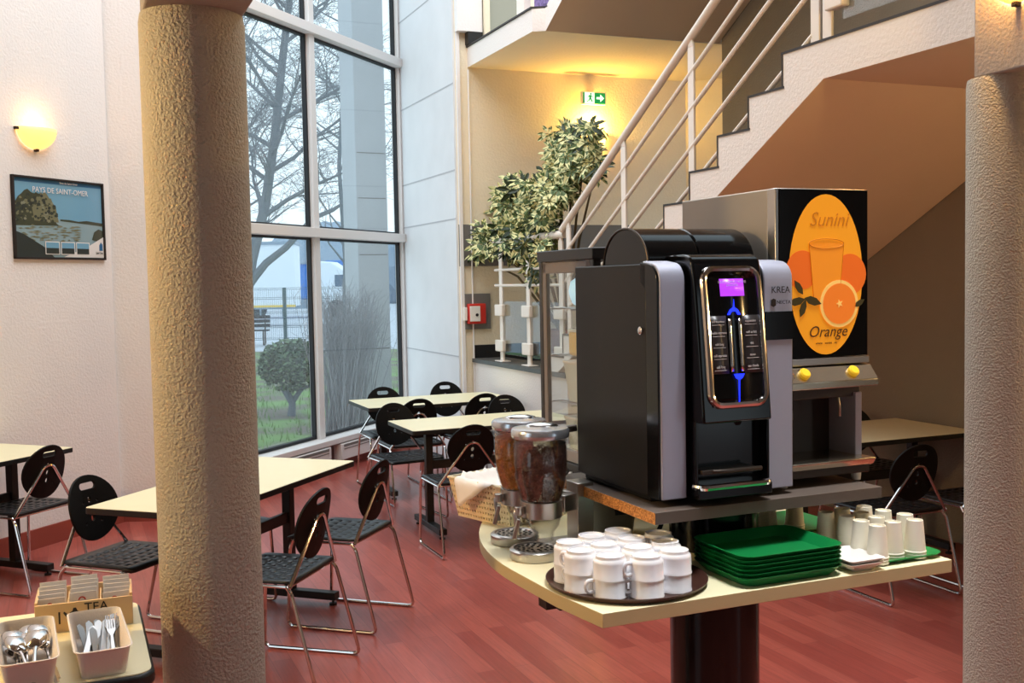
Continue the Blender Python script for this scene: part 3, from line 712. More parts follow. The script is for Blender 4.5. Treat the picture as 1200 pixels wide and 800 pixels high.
b = MB(); b.lathe([(0, .02), (.133, .02), (.133, ZC - .036), (0, ZC - .036)], (.613, .452, 0), 40); b.lathe([(0, 0), (.36, 0), (.36, .012), (.14, .03), (0, .03)], (.613, .452, 0), 40); b.lathe([(.133, ZC), (.133, ZS - .034), (0, ZS - .034), (0, ZC), (.133, ZC)], (.613, .452, 0), 40); b.build('post', M['gloss_black'], t)
b = MB(); b.box((.26, .33, ZC - .056), (.54, .05, .04)); b.box((.05, .33, ZC - .056), (.06, .09, .04)); b.build('bracket', M['edge'], t)
b = MB(); b.box((.613, .9, ZC - .056), (.05, .7, .04)); b.build('bracket', M['edge'], t)
t = thing('machine_shelf', 'dark laminate shelf with raw chipboard edge carrying both drink machines', 'shelf', (SO.x, SO.y, ZS), A)
b = MB(); b.box((.375, .31, -.016), (.75, .62, .032)); b.build('board', M['shelf'], t, .001)
b = MB(); b.box((-.0008, .31, -.016), (.0016, .62, .0305)); b.build('raw_edge', M['chip'], t)

# ------------------------------------------------------------------ coffee machine
t = thing('coffee_machine', 'black and silver coffee vending machine with a lit purple screen', 'coffee machine', sw(.04, .045), A)
mw = .435
b = MB(); b.box((mw / 2, .275, .335), (mw, .43, .63)); b.box((mw / 2, .28, .01), (mw - .04, .40, .02)); b.build('cabinet', M['satin_black'], t, .004)
# front door: side cheeks with rounded top
pf = [(.062, .02), (.0, .02), (.0, .58)]
for k in range(7):
    an = PI - PI / 2 * k / 6; pf.append((.05 + .05 * math.cos(an), .60 + .05 * math.sin(an)))
pf += [(.09, .655), (.09, .6), (.062, .58)]
YZ = Matrix(((0, 0, 1, 0), (1, 0, 0, 0), (0, 1, 0, 0), (0, 0, 0, 1)))     # (x,y,z)->(z, x, y): outline in yz, extruded along x
door = MB(); door.prism([(y + .002, z) for y, z in pf], .0, mw, YZ); dr = door.build('door', M['gloss_black'], t, .002)
for x0, x1 in ((.006, .082), (.335, .43)):
    b = MB(); b.prism([(y - .004, z + (.003 if z > .6 else 0)) for y, z in pf], x0, x1, YZ); b.build('silver_panel', M['silver'], t, .003)
# bulging centre fascia, profile in (y,z)
def fy(z): return -.022 - .050 * min(1, max(0, (.645 - z) / .42)) ** .75
fz = [.225 + (.645 - .225) * k / 14 for k in range(15)]
pf2 = [(.03, .225)] + [(fy(z), z) for z in fz]
yt = fy(.645)
for k in range(1, 7):
    an = PI / 2 * k / 6; pf2.append((yt + .05 * (1 - math.cos(an)) , .645 + .028 * math.sin(an)))
pf2 += [(.16, .672), (.16, .64), (.06, .62)]
b = MB(); b.prism(pf2, .093, .31, YZ); b.build('fascia', M['gloss_black'], t, .006, smooth=.5)
# cup bay
b = MB(); b.box((.21, .0, .125), (.235, .10, .2)); 
b = MB()
b.box((.21, .09, .135), (.24, .01, .19)); b.box((.096, .03, .135), (.008, .13, .19)); b.box((.324, .03, .135), (.008, .13, .19)); b.box((.21, -.005, .035), (.235, .085, .03)); b.build('cup_bay', M['gloss_black'], t, .002)
b = MB(); b.tube([(.115, .05, .075), (.115, .05, .2)], .02, 10); b.tube([(.2, .05, .09), (.2, .05, .21)], .016, 10); b.box((.16, .08, .14), (.11, .006, .13)); b.build('inner_plate', M['dark_steel'], t, .002)
b = MB(); b.box((.19, -.01, .092), (.17, .07, .012), rx=0); b.tube(fillet([(.10, -.02, .092), (.16, -.05, .092), (.29, -.05, .092)], .03), .007, 8); b.build('cup_rest', M['dark_steel'], t, .002)
b = MB(); b.tube(fillet([(.095, -.02, .052), (.105, -.052, .052), (.315, -.052, .052), (.325, -.02, .052)], .03), .009, 8); b.box((.21, -.02, .05), (.215, .06, .01)); b.build('drip_lip', M['chrome'], t)
b = MB(); b.tube([(.25, .02, .24), (.25, .02, .205)], .022, 14, rads=[.03, .02]); b.build('nozzle', M['black'], t)
# chrome display frame following the bulge
ring = [(x, fy(z) - .003, z) for x, z in rrect(.205, .452, .172, .360, .032, 6)]
# refine the long sides
rp = []
for i, p in enumerate(ring):
    qn = ring[(i + 1) % len(ring)]; n_ = max(1, int((Vector(qn) - Vector(p)).length / .03))
    for k in range(n_):
        x = p[0] + (qn[0] - p[0]) * k / n_; z = p[2] + (qn[2] - p[2]) * k / n_; rp.append((x, fy(z) - .003, z))
b = MB(); b.tube(rp, .0095, 8, closed=True); b.build('chrome_frame', M['chrome'], t)
def patch(x0, x1, z0, z1, off, m, name, parent, n=8):
    b = MB()
    for k in range(n):
        za, zb = z0 + (z1 - z0) * k / n, z0 + (z1 - z0) * (k + 1) / n
        b.flat([(x0, fy(za) - off, za), (x1, fy(za) - off, za), (x1, fy(zb) - off, zb), (x0, fy(zb) - off, zb)])
    bmesh.ops.remove_doubles(b.bm, verts=b.bm.verts, dist=1e-5)
    o = b.build(name, m, parent, solid=.0015); return o
dp = patch(.124, .286, .268, .628, .0035, M['gloss_black'], 'display_panel', t, 14)
patch(.168, .243, .56, .606, .006, M['purple'], 'screen', dp, 2)
patch(.183, .193, .36, .50, .010, M['chrome'], 'chrome_strip', dp, 8)
patch(.215, .225, .36, .50, .010, M['chrome'], 'chrome_strip', dp, 8)
for sx in (0, 1):
    patch(.127 + sx * .103, .179 + sx * .103, .355, .508, .0055, M['label'], 'selection_panel', dp, 6)
tx = [['café espresso', 'double espresso', 'café long', 'café espresso', 'café long'], ['cappuccino', 'café au lait', 'thé', 'cacao', 'eau chaude']]
for sx in (0, 1):
    for k in range(5):
        z = .493 - k * .030
        txt(tx[sx][k], .0095, M['white_ink'], dp, (.153 + sx * .103, fy(z) - .0065, z), wide=.8)
        b = MB(); b.box((.153 + sx * .103, fy(z - .009) - .006, z - .009), (.038, .001, .0012)); b.build('label_line', M['white_ink'], dp)
txt('SELECTIONNEZ VOTRE\nBOISSON', .0085, M['white_ink'], dp, (.205, fy(.585) - .0075, .593))
b = MB()
zc_ = .510
b.prism([(.183, zc_), (.191, zc_ + .014), (.2015, zc_ + .02), (.2035, zc_ + .042), (.2055, zc_ + .02), (.216, zc_ + .014), (.225, zc_), (.216, zc_), (.210, zc_ + .009), (.197, zc_ + .009), (.191, zc_)], 0, .002, Matrix.Translation((0, fy(.52) - .0075, 0)) @ RX90)
b.build('blue_light', M['blue_led'], dp, smooth=0)
b = MB(); b.prism([(.188, .354), (.221, .354), (.215, .343), (.2065, .338), (.206, .275), (.2035, .275), (.203, .338), (.194, .343)], 0, .002, Matrix.Translation((0, fy(.30) - .0065, 0)) @ RX90)
o = b.build('blue_light', M['blue_led'], dp, smooth=0)
# logo block on the right cheek
txt('KREA', .026, M['ink'], t, (.388, -.0075, .572), wide=1.0, ext=.0002)
txt('NECTA', .0145, M['ink'], t, (.398, -.0075, .538), wide=1.0)
b = MB(); b.prism([(.356, .53), (.364, .526), (.372, .530), (.372, .546), (.364, .549), (.356, .545)], 0, .001, Matrix.Translation((0, -.0068, 0)) @ RX90)
b.build('emblem', M['ink'], t, smooth=0)
b = MB(); b.box((.3825, -.0062, .474), (.094, .004, .078)); b.build('dark_window', M['gloss_black'], t)
b = MB(); b.lathe([(0, 0), (.011, 0), (.011, .006), (.007, .009), (0, .009)], seg=18); o = b.build('lock', M['chrome'], t); o.location = (0, .085, .47); o.rotation_euler = (0, -PI / 2, 0)
# bean hopper drum
dm = [(.13 * math.cos(PI * k / 20), .105 * math.sin(PI * k / 20)) for k in range(21)]
hp = MB(); hp.prism([(y + .235, z + .648) for y, z in dm], .035, .20, YZ); hp.prism([(y + .235, z + .648) for y, z in dm], .204, .385, YZ); h_ = hp.build('bean_hopper', M['gloss_black'], t, .004)
b = MB(); b.tube([(.034, y + .235, z + .648) for y, z in dm], .003, 6); b.build('rim', M['dark_steel'], h_)

# ------------------------------------------------------------------ juice dispenser
t = thing('juice_dispenser', 'steel and black orange juice dispenser with an orange oval sign', 'juice dispenser', sw(.47, .125), A)
jw, jd, jh = .325, .46, .864
b = MB(); b.box((jw / 2, jd / 2 + .03, .62), (jw - .004, jd, .48)); b.build('housing', mat('dull_steel_housing', (166, 156, 144), .5, .45), t, .004)
b = MB(); b.box((jw / 2, .01, .615), (jw, .04, .49)); b.build('sign_frame', M['steel'], t, .003)
sg = MB(); sg.box((jw / 2 + .005, -.012, .615), (jw - .012, .006, .484)); sg = sg.build('sign', M['gloss_black'], t)
def sgp(poly, m, d, name):
    b = MB(); b.prism(poly, 0, .0008, Matrix.Translation((0, -.0155 - d * .0009, 0)) @ RX90); return b.build(name, m, sg, smooth=0)
ex, ez = .172, .612
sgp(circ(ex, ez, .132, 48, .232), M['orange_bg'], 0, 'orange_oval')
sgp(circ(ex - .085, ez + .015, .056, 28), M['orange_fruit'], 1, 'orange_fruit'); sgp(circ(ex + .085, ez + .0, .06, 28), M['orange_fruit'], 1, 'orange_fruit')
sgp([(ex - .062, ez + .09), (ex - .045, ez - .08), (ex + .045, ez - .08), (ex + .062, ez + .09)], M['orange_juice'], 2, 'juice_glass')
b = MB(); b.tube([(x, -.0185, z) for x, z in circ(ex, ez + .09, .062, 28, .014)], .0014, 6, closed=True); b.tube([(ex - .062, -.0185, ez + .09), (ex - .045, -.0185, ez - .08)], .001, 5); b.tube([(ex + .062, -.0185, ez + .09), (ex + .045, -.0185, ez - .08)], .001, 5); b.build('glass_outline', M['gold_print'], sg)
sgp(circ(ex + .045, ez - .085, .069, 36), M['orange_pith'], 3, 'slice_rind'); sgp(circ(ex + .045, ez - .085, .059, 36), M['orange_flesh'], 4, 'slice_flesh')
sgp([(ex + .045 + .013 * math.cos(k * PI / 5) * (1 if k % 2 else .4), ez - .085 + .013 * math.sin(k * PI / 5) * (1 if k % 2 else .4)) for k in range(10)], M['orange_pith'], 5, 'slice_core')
def leaf(cx, cz, l, an):
    pts = [(-l, 0), (-l * .4, l * .36), (l * .3, l * .36), (l, 0), (l * .3, -l * .36), (-l * .4, -l * .36)]
    sgp([(cx + x * math.cos(an) - z * math.sin(an), cz + x * math.sin(an) + z * math.cos(an)) for x, z in pts], M['leaf_print'], 4, 'leaf')
for q in ((ex - .10, ez - .035, .026, 2.2), (ex - .105, ez - .075, .03, .2), (ex - .085, ez - .095, .028, 1.2), (ex - .05, ez - .075, .032, -.3), (ex + .118, ez - .085, .022, .5)): leaf(*q)
txt('Sunini', .058, M['gold_print'], sg, (ex + .008, -.0175, ez + .158), shear=.3, name='sign_lettering', ext=.0004)
txt('Orange', .046, M['brown_print'], sg, (ex + .004, -.0175, ez - .166), shear=.3, name='sign_lettering')
txt('www . sunini . eu', .011, M['brown_print'], sg, (ex, -.0175, ez - .198), name='sign_lettering')
b = MB(); b.box((jw / 2, .005, .36), (jw + .004, .05, .02)); b.build('trim_strip', M['steel'], t, .002)
nose = MB(); nose.prism([(.03, .35), (-.02, .345), (-.055, .305), (-.055, .285), (.03, .275)], -.004, jw + .006, YZ); nose = nose.build('control_nose', M['brass'], t, .002)
for x in (.075, .25):
    b = MB(); b.lathe([(0, 0), (.017, 0), (.017, .012), (.013, .016), (0, .016)], seg=20); o = b.build('button', M['yellow_button'], nose); o.location = (x, -.035, .325); o.rotation_euler = (PI / 2 - .7, 0, 0)
    b = MB(); b.tube([(0, 0, 0), (0, 0, .003)], .021, 20); o = b.build('button_ring', M['dark_steel'], nose); o.location = (x, -.034, .324); o.rotation_euler = (PI / 2 - .7, 0, 0)
b = MB(); b.lathe([(0, 0), (.013, 0), (.013, .004), (.005, .006), (0, .006)], seg=16); o = b.build('key_switch', M['chrome'], nose); o.location = (.03, -.034, .325); o.rotation_euler = (PI / 2 - .7, 0, 0)
b = MB(); b.box((jw / 2, .14, .262), (jw, .24, .03)); b.build('underside', M['dark_steel'], t, .002)
b = MB(); b.box((jw / 2, .14, .15), (jw - .04, .02, .22)); b.build('back_panel', M['dark_steel'], t)
b = MB(); b.box((jw / 2, jd / 2 + .1, .19), (jw, jd - .16, .34)); b.build('rear_housing', M['satin_black'], t, .003)
for x in (.012, jw - .012):
    b = MB(); b.box((x, .075, .16), (.024, .13, .2)); b.build('side_post', M['silver'], t, .002)
for x in (.075, .25):
    b = MB(); b.tube(fillet([(x, .03, .25), (x, .02, .22), (x + .004, .025, .19)], .01), .004, 8); b.build('spout', M['steel'], t)
tr = MB(); tr.prism([(.13, .072), (-.05, .072), (-.05, .066), (-.04, .05), (.13, .05)], 0, jw, YZ); tr.build('drip_tray', M['brass'], t, .002)
b = MB(); b.box((jw / 2, .09, .04), (jw - .01, .24, .03)); b.build('base', M['dark_steel'], t, .003)
for x in (.03, jw - .03):
    for y in (.0, .38):
        b = MB(); b.lathe([(0, 0), (.013, 0), (.015, .026), (0, .026)], (x, y, 0), 12); b.build('foot', M['white_plastic'], t)

# ------------------------------------------------------------------ mugs on the round tray
b = MB(); b.lathe([(0, 0), (.195, 0), (.208, .006), (.214, .016), (.209, .016), (.196, .006), (0, .005)], seg=56)
tag(place(b.build('serving_tray', M['brown_tray']), cw(.182, .212), A), 'round dark brown serving tray loaded with stacked white mugs', 'tray')
def make_mug():
    t = thing('coffee_mug', '', 'mug')      # upside down: rim at z = 0
    b = MB(); b.lathe([(.039, .001), (.0415, 0), (.0445, .001), (.0445, .004), (.0430, .006), (.0432, .042), (.0415, .049), (.0375, .052), (.0365, .0535), (.0365, .06), (.034, .0605), (.032, .056), (0, .0555)], seg=32)
    b.lathe([(.039, .001), (.0395, .045), (.03, .05), (0, .051)], seg=32); b.build('body', M['china'], t)
    b = MB(); b.tube(fillet([(.041, 0, .043), (.062, 0, .042), (.066, 0, .026), (.058, 0, .012), (.041, 0, .014)], .014, 4), .0052, 8); b.build('handle', M['china'], t)
    return t
mg = [(640 + x / 5, 560 + y / 5) for x, y in ((118, 382), (180, 430), (232, 340), (325, 385), (385, 305), (350, 465), (500, 350), (515, 410), (560, 475), (740, 430), (675, 375), (640, 315))]
pos = [at(x, y, 1.017) for x, y in mg]
pos = [Vector((p.x, p.y, 0)) for p in pos]
ctr = cw(.182, .212, 0)
for it in range(60):                 # let crowded stacks settle apart, all inside the tray rim
    for i in range(12):
        for j in range(i):
            d = pos[i] - pos[j]; l = d.length
            if l < .091: e = d.normalized() * (.091 - l) / 2; pos[i] += e; pos[j] -= e
        d = pos[i] - ctr
        if d.length > .148: pos[i] = ctr + d.normalized() * .148
names = ['at the far left of the tray', 'second from the left along the tray front', 'behind the left front stacks', 'in the middle left of the tray', 'at the back left of the tray', 'front and centre left', 'back centre with a coffee stained foot', 'right of centre in the second row', 'front right with handles to the left', 'at the front right, beside the green trays', 'right side, second row, under the shelf', 'at the back right under the shelf']
hang = [1.4, 1.9, 1.2, 2.0, 1.5, 3.6, 1.0, .6, 3.5, .9, .8, 1.1]
m0 = None
for i, p in enumerate(pos):
    for lvl in (0, 1):
        lab = ('upper' if lvl else 'lower') + ' upside down white mug of the stack ' + names[i]
        z = ZC + .0055 + lvl * .0445; rz = A + hang[i] + lvl * .12 - (0 if i in (5, 8) else .0)
        if i in (5, 8): rz = PI + .25 + (1.9 - 3.4 if (lvl and i == 5) else .1 * lvl)
        if m0 is None: m0 = make_mug(); m0['label'] = lab; m0['group'] = 'white mugs on the round tray'; place(m0, (p.x, p.y, z), rz)
        else: dup(m0, lab, (p.x, p.y, z), rz, 'white mugs on the round tray')

# ------------------------------------------------------------------ green trays, napkins, paper cups
def tray_mesh(W, D, h, m, name='cafeteria_tray', rs=1):
    b = MB(); loops = []
    for w, d, r, z in ((W - .05, D - .05, .03, 0), (W - .008, D - .008, .04, h - .004), (W, D, .042, h), (W - .008, D - .008, .04, h), (W - .054, D - .054, .03, .003)):
        loops.append([b.bm.verts.new((x, y, z)) for x, y in rrect(0, 0, w, d, r * rs, 5)])
    n = len(loops[0])
    for q, w in zip(loops, loops[1:]):
        for k in range(n): b.bm.faces.new((q[k], q[(k + 1) % n], w[(k + 1) % n], w[k]))
    b.bm.faces.new(loops[0][::-1]); b.bm.faces.new(loops[-1])
    return b.build(name, m, smooth=.5)
ords = ['bottom', 'second from bottom', 'third from bottom', 'third from top', 'second from top', 'top']
g0 = None
for k in range(6):
    lab = 'green cafeteria tray, %s of the stack of six on the counter front' % ords[k]
    p = cw(.575, .137, ZC + k * .0115)
    if g0 is None: g0 = tag(place(tray_mesh(.33, .268, .027, M['green_dark']), p, A), lab, 'tray', 'stacked green trays')
    else:
        o = dup(g0, lab, p, A + random.uniform(-.006, .006), 'stacked green trays')
tag(place(tray_mesh(.245, .34, .014, M['green']), cw(.985, .195), A), 'bright green tray at the right counter end full of paper cups', 'tray')
tag(place(tray_mesh(.30, .26, .014, M['green']), cw(.93, .545), A), 'bright green tray under the shelf behind the paper cups', 'tray')
n0 = None
for k in range(2):
    lab = ['lower', 'upper'][k] + ' shallow white plastic dish between the green trays and the paper cups'
    p = cw(.806, .072, ZC + k * .011)
    if n0 is None: n0 = tag(place(tray_mesh(.12, .15, .024, M['white_plastic'], 'shallow_dish', .3), p, A), lab, 'dish', 'white dishes')
    else: dup(n0, lab, p, A, 'white dishes')
def make_cup():
    t = thing('paper_cup', '', 'cup')
    b = MB(); b.lathe([(.0285, .002), (.0292, 0), (.0310, 0), (.0318, .002), (.031, .005), (.0298, .006), (.0225, .088), (.0222, .09), (.0205, .09), (.020, .084), (0, .083)], seg=24); b.build('wall', M['paper_cup'], t); return t
cps = [(.871, .254), (.945, .272), (.89, .188), (1.02, .264), (.958, .205), (.886, .122), (1.032, .196), (.955, .138), (.885, .056), (1.05, .128), (.952, .070), (1.022, .060)]
cn = ['left back corner', 'back row middle', 'left edge, third from front,', 'back right corner', 'the very centre', 'left edge, second from front,', 'right edge, third from front,', 'middle, second from front,', 'front left corner', 'right edge, second from front,', 'front middle', 'front right corner']
c0 = None
for i, (a, bb) in enumerate(cps):
    for lvl in range(3):
        lab = ['lowest', 'middle', 'topmost'][lvl] + ' paper cup of the stack at ' + cn[i] + ' of the green tray'
        p = cw(a, bb, ZC + .004 + lvl * .0075)
        if c0 is None: c0 = make_cup(); c0['label'] = lab; c0['group'] = 'upturned paper cups'; place(c0, p, A)
        else: dup(c0, lab, p, A + i, 'upturned paper cups')
for i, (a, bb) in enumerate(((.845, .50), (.925, .47))):
    for lvl in range(3):
        dup(c0, ['lowest', 'middle', 'topmost'][lvl] + ' paper cup in the ' + ['left', 'right'][i] + ' upturned stack half under the dark shelf', cw(a, bb, ZC + .004 + lvl * .0075), A, 'upturned paper cups')

# ------------------------------------------------------------------ cereal dispenser
colp = Vector((.20, 3.17, ZC))
t = thing('cereal_dispenser', 'double cereal dispenser with corn flakes and chocolate flakes on the counter', 'cereal dispenser', colp, 0)
ct = [Vector((.017, 3.225, 0)) - Vector((colp.x, colp.y, 0)), Vector((.076, 3.035, 0)) - Vector((colp.x, colp.y, 0))]
b = MB(); b.box((-.005, -.02, .10), (.055, .075, .20), rz=A); b.box((-.06, -.035, .006), (.2, .2, .012), rz=A); b.build('stand', M['steel'], t, .003)
for k, c in enumerate(ct):
    b = MB(); d = Vector((-.005, -.02, 0)) - c; b.box((c.x + d.x * .75, c.y + d.y * .75, .145), (d.length * .55, .035, .05), rz=math.atan2(d.y, d.x)); b.build('arm', M['steel'], t, .003)
    f = Vector((c.x - .02, c.y + .0, 0))
    b = MB(); b.lathe([(0, 0), (.072, 0), (.075, .004), (.075, .026), (.07, .03), (.062, .031), (.058, .027), (0, .027)], (f.x, f.y, 0), 36); tr_ = b.build('drip_tray', M['steel'], t)
    b = MB()
    for ring_, nn in ((.018, 6), (.035, 11), (.05, 16)):
        for q in range(nn):
            an = 2 * PI * q / nn; b.lathe([(0, .0275), (.0045, .0275), (.0045, .0285), (0, .0285)], (f.x + ring_ * math.cos(an), f.y + ring_ * math.sin(an), 0), 8)
    b.build('drain_hole', M['ink'], tr_)
    prof = [(.055, .165), (.062, .18), (.074, .225), (.0785, .27), (.0785, .355)]
    b = MB(); b.lathe(prof, (c.x, c.y, 0), 36); jar = b.build('container', M['acrylic'], t, solid=.003)
    fillh = .335 if k else .325
    ins = [(0, .166), (.0515, .168), (.0585, .181), (.0705, .226), (.0748, .27), (.0748, fillh), (.05, fillh + .006), (0, fillh + .003)]
    b = MB(); b.lathe(ins, (c.x, c.y, 0), 36); b.build('cereal', M['choc'] if k else M['corn'], t)
    b = MB(); b.lathe([(.083, .352), (.0845, .36), (.0845, .372), (.08, .378), (.045, .384), (0, .385)], (c.x, c.y, 0), 36); b.lathe([(.083, .352), (0, .354)], (c.x, c.y, 0), 36); lid = b.build('lid', M['lid'], jar)
    b = MB(); b.lathe([(.044, 0), (.04, .005), (.02, .010), (0, .011)], (c.x + .005, c.y, .383), 24, sx=1.1, sy=.55); b.build('lid_handle', M['chrome'], lid)
    b = MB(); b.lathe([(.0555, .12), (.060, .122), (.060, .168), (.0555, .17)], (c.x, c.y, 0), 36); b.build('ring', M['steel'], t, solid=.003)
    b = MB(); b.lathe([(.052, .122), (.045, .095), (.03, .075), (.028, .05), (.024, .05), (.027, .075), (.042, .095), (.05, .122)], (c.x + .006, c.y, 0), 24); b.build('chute', M['acrylic'], t)
    b = MB(); b.tube(fillet([(c.x - .055, c.y - .03, .15), (c.x - .078, c.y - .035, .145), (c.x - .073, c.y - .036, .105), (c.x - .066, c.y - .036, .075)], .02, 4), .006, 8, rads=None); b.lathe([(0, -.012), (.012, -.012), (.012, .012), (0, .012)], (c.x - .066, c.y - .034, .145), 12); b.box((c.x - .073, c.y - .036, .095), (.012, .034, .06), ry=.25); b.build('lever', M['steel'], t, .002)

# bread basket with a paper liner
ba = Vector((-.197, 3.619, ZC)); bb_ = Vector((-.02, 3.414, ZC)); d = (ba - bb_); d.z = 0
rz = math.atan2(d.y, d.x) - PI / 2           # local y runs along the left side, local x to the back right
t = thing('bread_basket', 'cream woven plastic bread basket lined with white paper at the counter edge', 'basket', bb_ + d.normalized() * .135 + Vector((math.cos(rz), math.sin(rz), 0)) * .14, rz)
bw, bd, bh = .28, .27, .132
b = MB()
def wallgrid(p0, p1, q0, q1, nx, nz):
    p0, p1, q0, q1 = map(Vector, (p0, p1, q0, q1)); g = {}
    us = [0]; vs_ = [0]
    for i in range(nx): us += [(i + .3) / nx, (i + .7) / nx]
    us += [1]
    for j in range(nz): vs_ += [(j + .3) / nz, (j + .72) / nz]
    vs_ += [1]
    for i, u in enumerate(us):
        for j, v in enumerate(vs_): g[i, j] = b.bm.verts.new((p0.lerp(p1, u)).lerp(q0.lerp(q1, u), v))
    for i in range(len(us) - 1):
        for j in range(len(vs_) - 1):
            if i % 2 == 1 and j % 2 == 1: continue
            b.bm.faces.new((g[i, j], g[i + 1, j], g[i + 1, j + 1], g[i, j + 1]))
X, Y, e = bw / 2, bd / 2, .022
lo = [(-X, -Y, .001), (X, -Y, .001), (X, Y, .001), (-X, Y, .001)]; hi = [(-X - e, -Y - e, bh), (X + e, -Y - e, bh), (X + e, Y + e, bh), (-X - e, Y + e, bh)]
for k in range(4): wallgrid(lo[k], lo[(k + 1) % 4], hi[k], hi[(k + 1) % 4], 20, 7)
b.bm.faces.new([b.bm.verts.new(p) for p in lo])
b.build('basket', M['basket'], t, solid=.003, smooth=0)
b = MB(); b.tube([(x, y, bh) for x, y, z in hi], .005, 8, closed=True); b.build('rim', M['basket'], t)
b = MB(); rr = random.Random(5); n = 22; g = {}
hs, pr_ = .185, .55
for i in range(n + 1):
    for j in range(n + 1):
        u, v = -1 + 2 * i / n, -1 + 2 * j / n
        x, y = hs * (u * math.cos(pr_) - v * math.sin(pr_)), hs * (u * math.sin(pr_) + v * math.cos(pr_))
        bx_, by_ = X + e, Y + e; ox, oy = max(0, abs(x) - bx_), max(0, abs(y) - by_); ov = math.hypot(ox, oy)
        if ov > 0:
            x = math.copysign(min(abs(x), bx_ + .010 + .25 * ox), x); y = math.copysign(min(abs(y), by_ + .010 + .25 * oy), y); z = bh + .012 - ov * 1.05
        else: z = bh + .012 - .045 * (1 - max(abs(x) / bx_, abs(y) / by_) ** 3)
        g[i, j] = b.bm.verts.new((x, y, z + rr.uniform(-.004, .004)))
for i in range(n):
    for j in range(n): b.bm.faces.new((g[i, j], g[i + 1, j], g[i + 1, j + 1], g[i, j + 1]))
o = b.build('paper_liner', M['paper'], None, solid=.0012, smooth=1.2); o.location = t.location; o.rotation_euler = t.rotation_euler
tag(o, 'white paper sheet draped in the cream bread basket', 'paper')

# bucket and cables under the shelf
t = thing('plastic_bucket', 'pale grey plastic tub standing behind the mugs under the shelf', 'bucket', cw(.40, .72), A)
b = MB(); b.lathe([(0, 0), (.075, 0), (.09, .11), (.095, .115), (.095, .13), (.09, .13), (.086, .115), (.072, .005), (0, .005)], seg=30); b.build('tub', M['bucket'], t)
b = MB(); b.box((.0, -.0895, .085), (.05, .004, .02), rx=-.13); b.build('label_patch', M['label'], t)
def P3(a, c, z): return cw(a, c, z)
b = MB(); b.tube(fillet([P3(.3, .62, .915), P3(.26, .66, .98), P3(.25, .7, 1.05), P3(.3, .8, 1.056)], .05), .008, 8); tag(b.build('power_cable', M['cable']), 'black cable hanging under the chipboard edge beside the dispenser stand', 'cable')
b = MB(); b.tube(fillet([P3(.47, .56, .909), P3(.5, .56, .95), P3(.53, .6, 1.04), P3(.6, .64, 1.05)], .05), .007, 8); tag(b.build('power_cable', M['cable']), 'black cable rising to the shelf right of the grey tub', 'cable')
b = MB(); b.tube(fillet([sw(.03, .58, ZS + .01), sw(-.03, .62, ZS + .06), sw(-.02, .60, ZS + .14), sw(.06, .58, ZS + .15)], .06), .011, 10); tag(b.build('water_hose', M['dark_steel']), 'curved grey hose behind the coffee machine above the dispenser', 'hose')

# ------------------------------------------------------------------ display fridge
fp = cw(.45, .90); rz = A; Ld = .44
t = thing('display_fridge', 'black framed glass countertop fridge behind the coffee machine', 'fridge', fp, rz)
FH, FW = .907, .42
b = MB()
for x in (.015, FW - .015):
    for y in (.015, Ld - .015): b.box((x, y, FH / 2), (.03, .03, FH))
b.box((FW / 2, Ld / 2, FH - .02), (FW + .01, Ld + .01, .04)); b.box((FW / 2, Ld / 2, .08), (FW, Ld, .16)); b.build('frame', M['fridge'], t, .004)
b = MB()
for y in (.045, Ld - .045): b.box((.010, y, .52), (.018, .03, .70))
b.box((.010, Ld / 2, .845), (.018, Ld - .06, .04)); b.box((.010, Ld / 2, .185), (.018, Ld - .06, .04)); b.build('gasket', M['fridge_grey'], t, .003)
for c, dd in (((.006, Ld / 2, .52), (.005, Ld - .1, .64)), ((FW - .006, Ld / 2, .52), (.005, Ld - .05, .7)), ((FW / 2, .006, .52), (FW - .05, .005, .7)), ((FW / 2, Ld - .006, .52), (FW - .05, .005, .7))):
    b = MB(); b.box(c, dd); b.build('glass_pane', M['clear'], t, smooth=0)
shz = [.19, .36, .53, .70]
for z in shz:
    b = MB()
    for k in range(12): b.tube([(.04 + k * (FW - .08) / 11, .03, z), (.04 + k * (FW - .08) / 11, Ld - .03, z)], .002, 5)
    for y in (.03, Ld / 2, Ld - .03): b.tube([(.02, y, z - .003), (FW - .02, y, z - .003)], .0035, 6)
    b.build('wire_shelf', M['steel'], t)
def inf(x, y, z): return fp + Vector((math.cos(rz), math.sin(rz), 0)) * x + Vector((-math.sin(rz), math.cos(rz), 0)) * y + Vector((0, 0, z))
b = MB(); b.lathe([(0, 0), (.02, .0), (.04, .015), (.05, .045), (.052, .06), (.045, .09), (.022, .108), (0, .11)], seg=24); tag(place(b.build('globe', M['fridge_lamp']), inf(.075, .225, shz[3] + .004)), 'round pale blue glowing globe on the top fridge shelf', 'lamp')
t2 = thing('food_block', 'yellowish wrapped food on the upper middle fridge shelf', 'food', inf(.08, .22, shz[2] + .004), rz)
b = MB(); b.prism(rrect(0, 0, .10, .10, .02), 0, .085); b.build('block', M['cheese'], t2, .01)
b = MB(); b.prism(rrect(0, 0, .104, .104, .02), .083, .094); b.build('lid', M['tub'], t2, .003)
for i, (y, z, h) in enumerate(((.255, shz[1], .13), (.25, shz[0], .10))):
    t2 = thing('plastic_tub', ['clear plastic tub on the lower middle fridge shelf', 'clear plastic tub on the lowest fridge shelf'][i], 'tub', inf(.10, y, z + .004), rz)
    b = MB(); b.lathe([(0, 0), (.06, 0), (.075, h), (.08, h + .008), (.074, h + .008), (.058, .005), (0, .005)], seg=4, sx=1, sy=1.5, a0=PI / 4, a1=PI / 4 + 2 * PI); b.build('tub', M['tub'], t2, .004)
    b = MB(); b.box((0, 0, h + .012), (.116, .17, .01)); b.build('lid', M['white_plastic'], t2, .003)

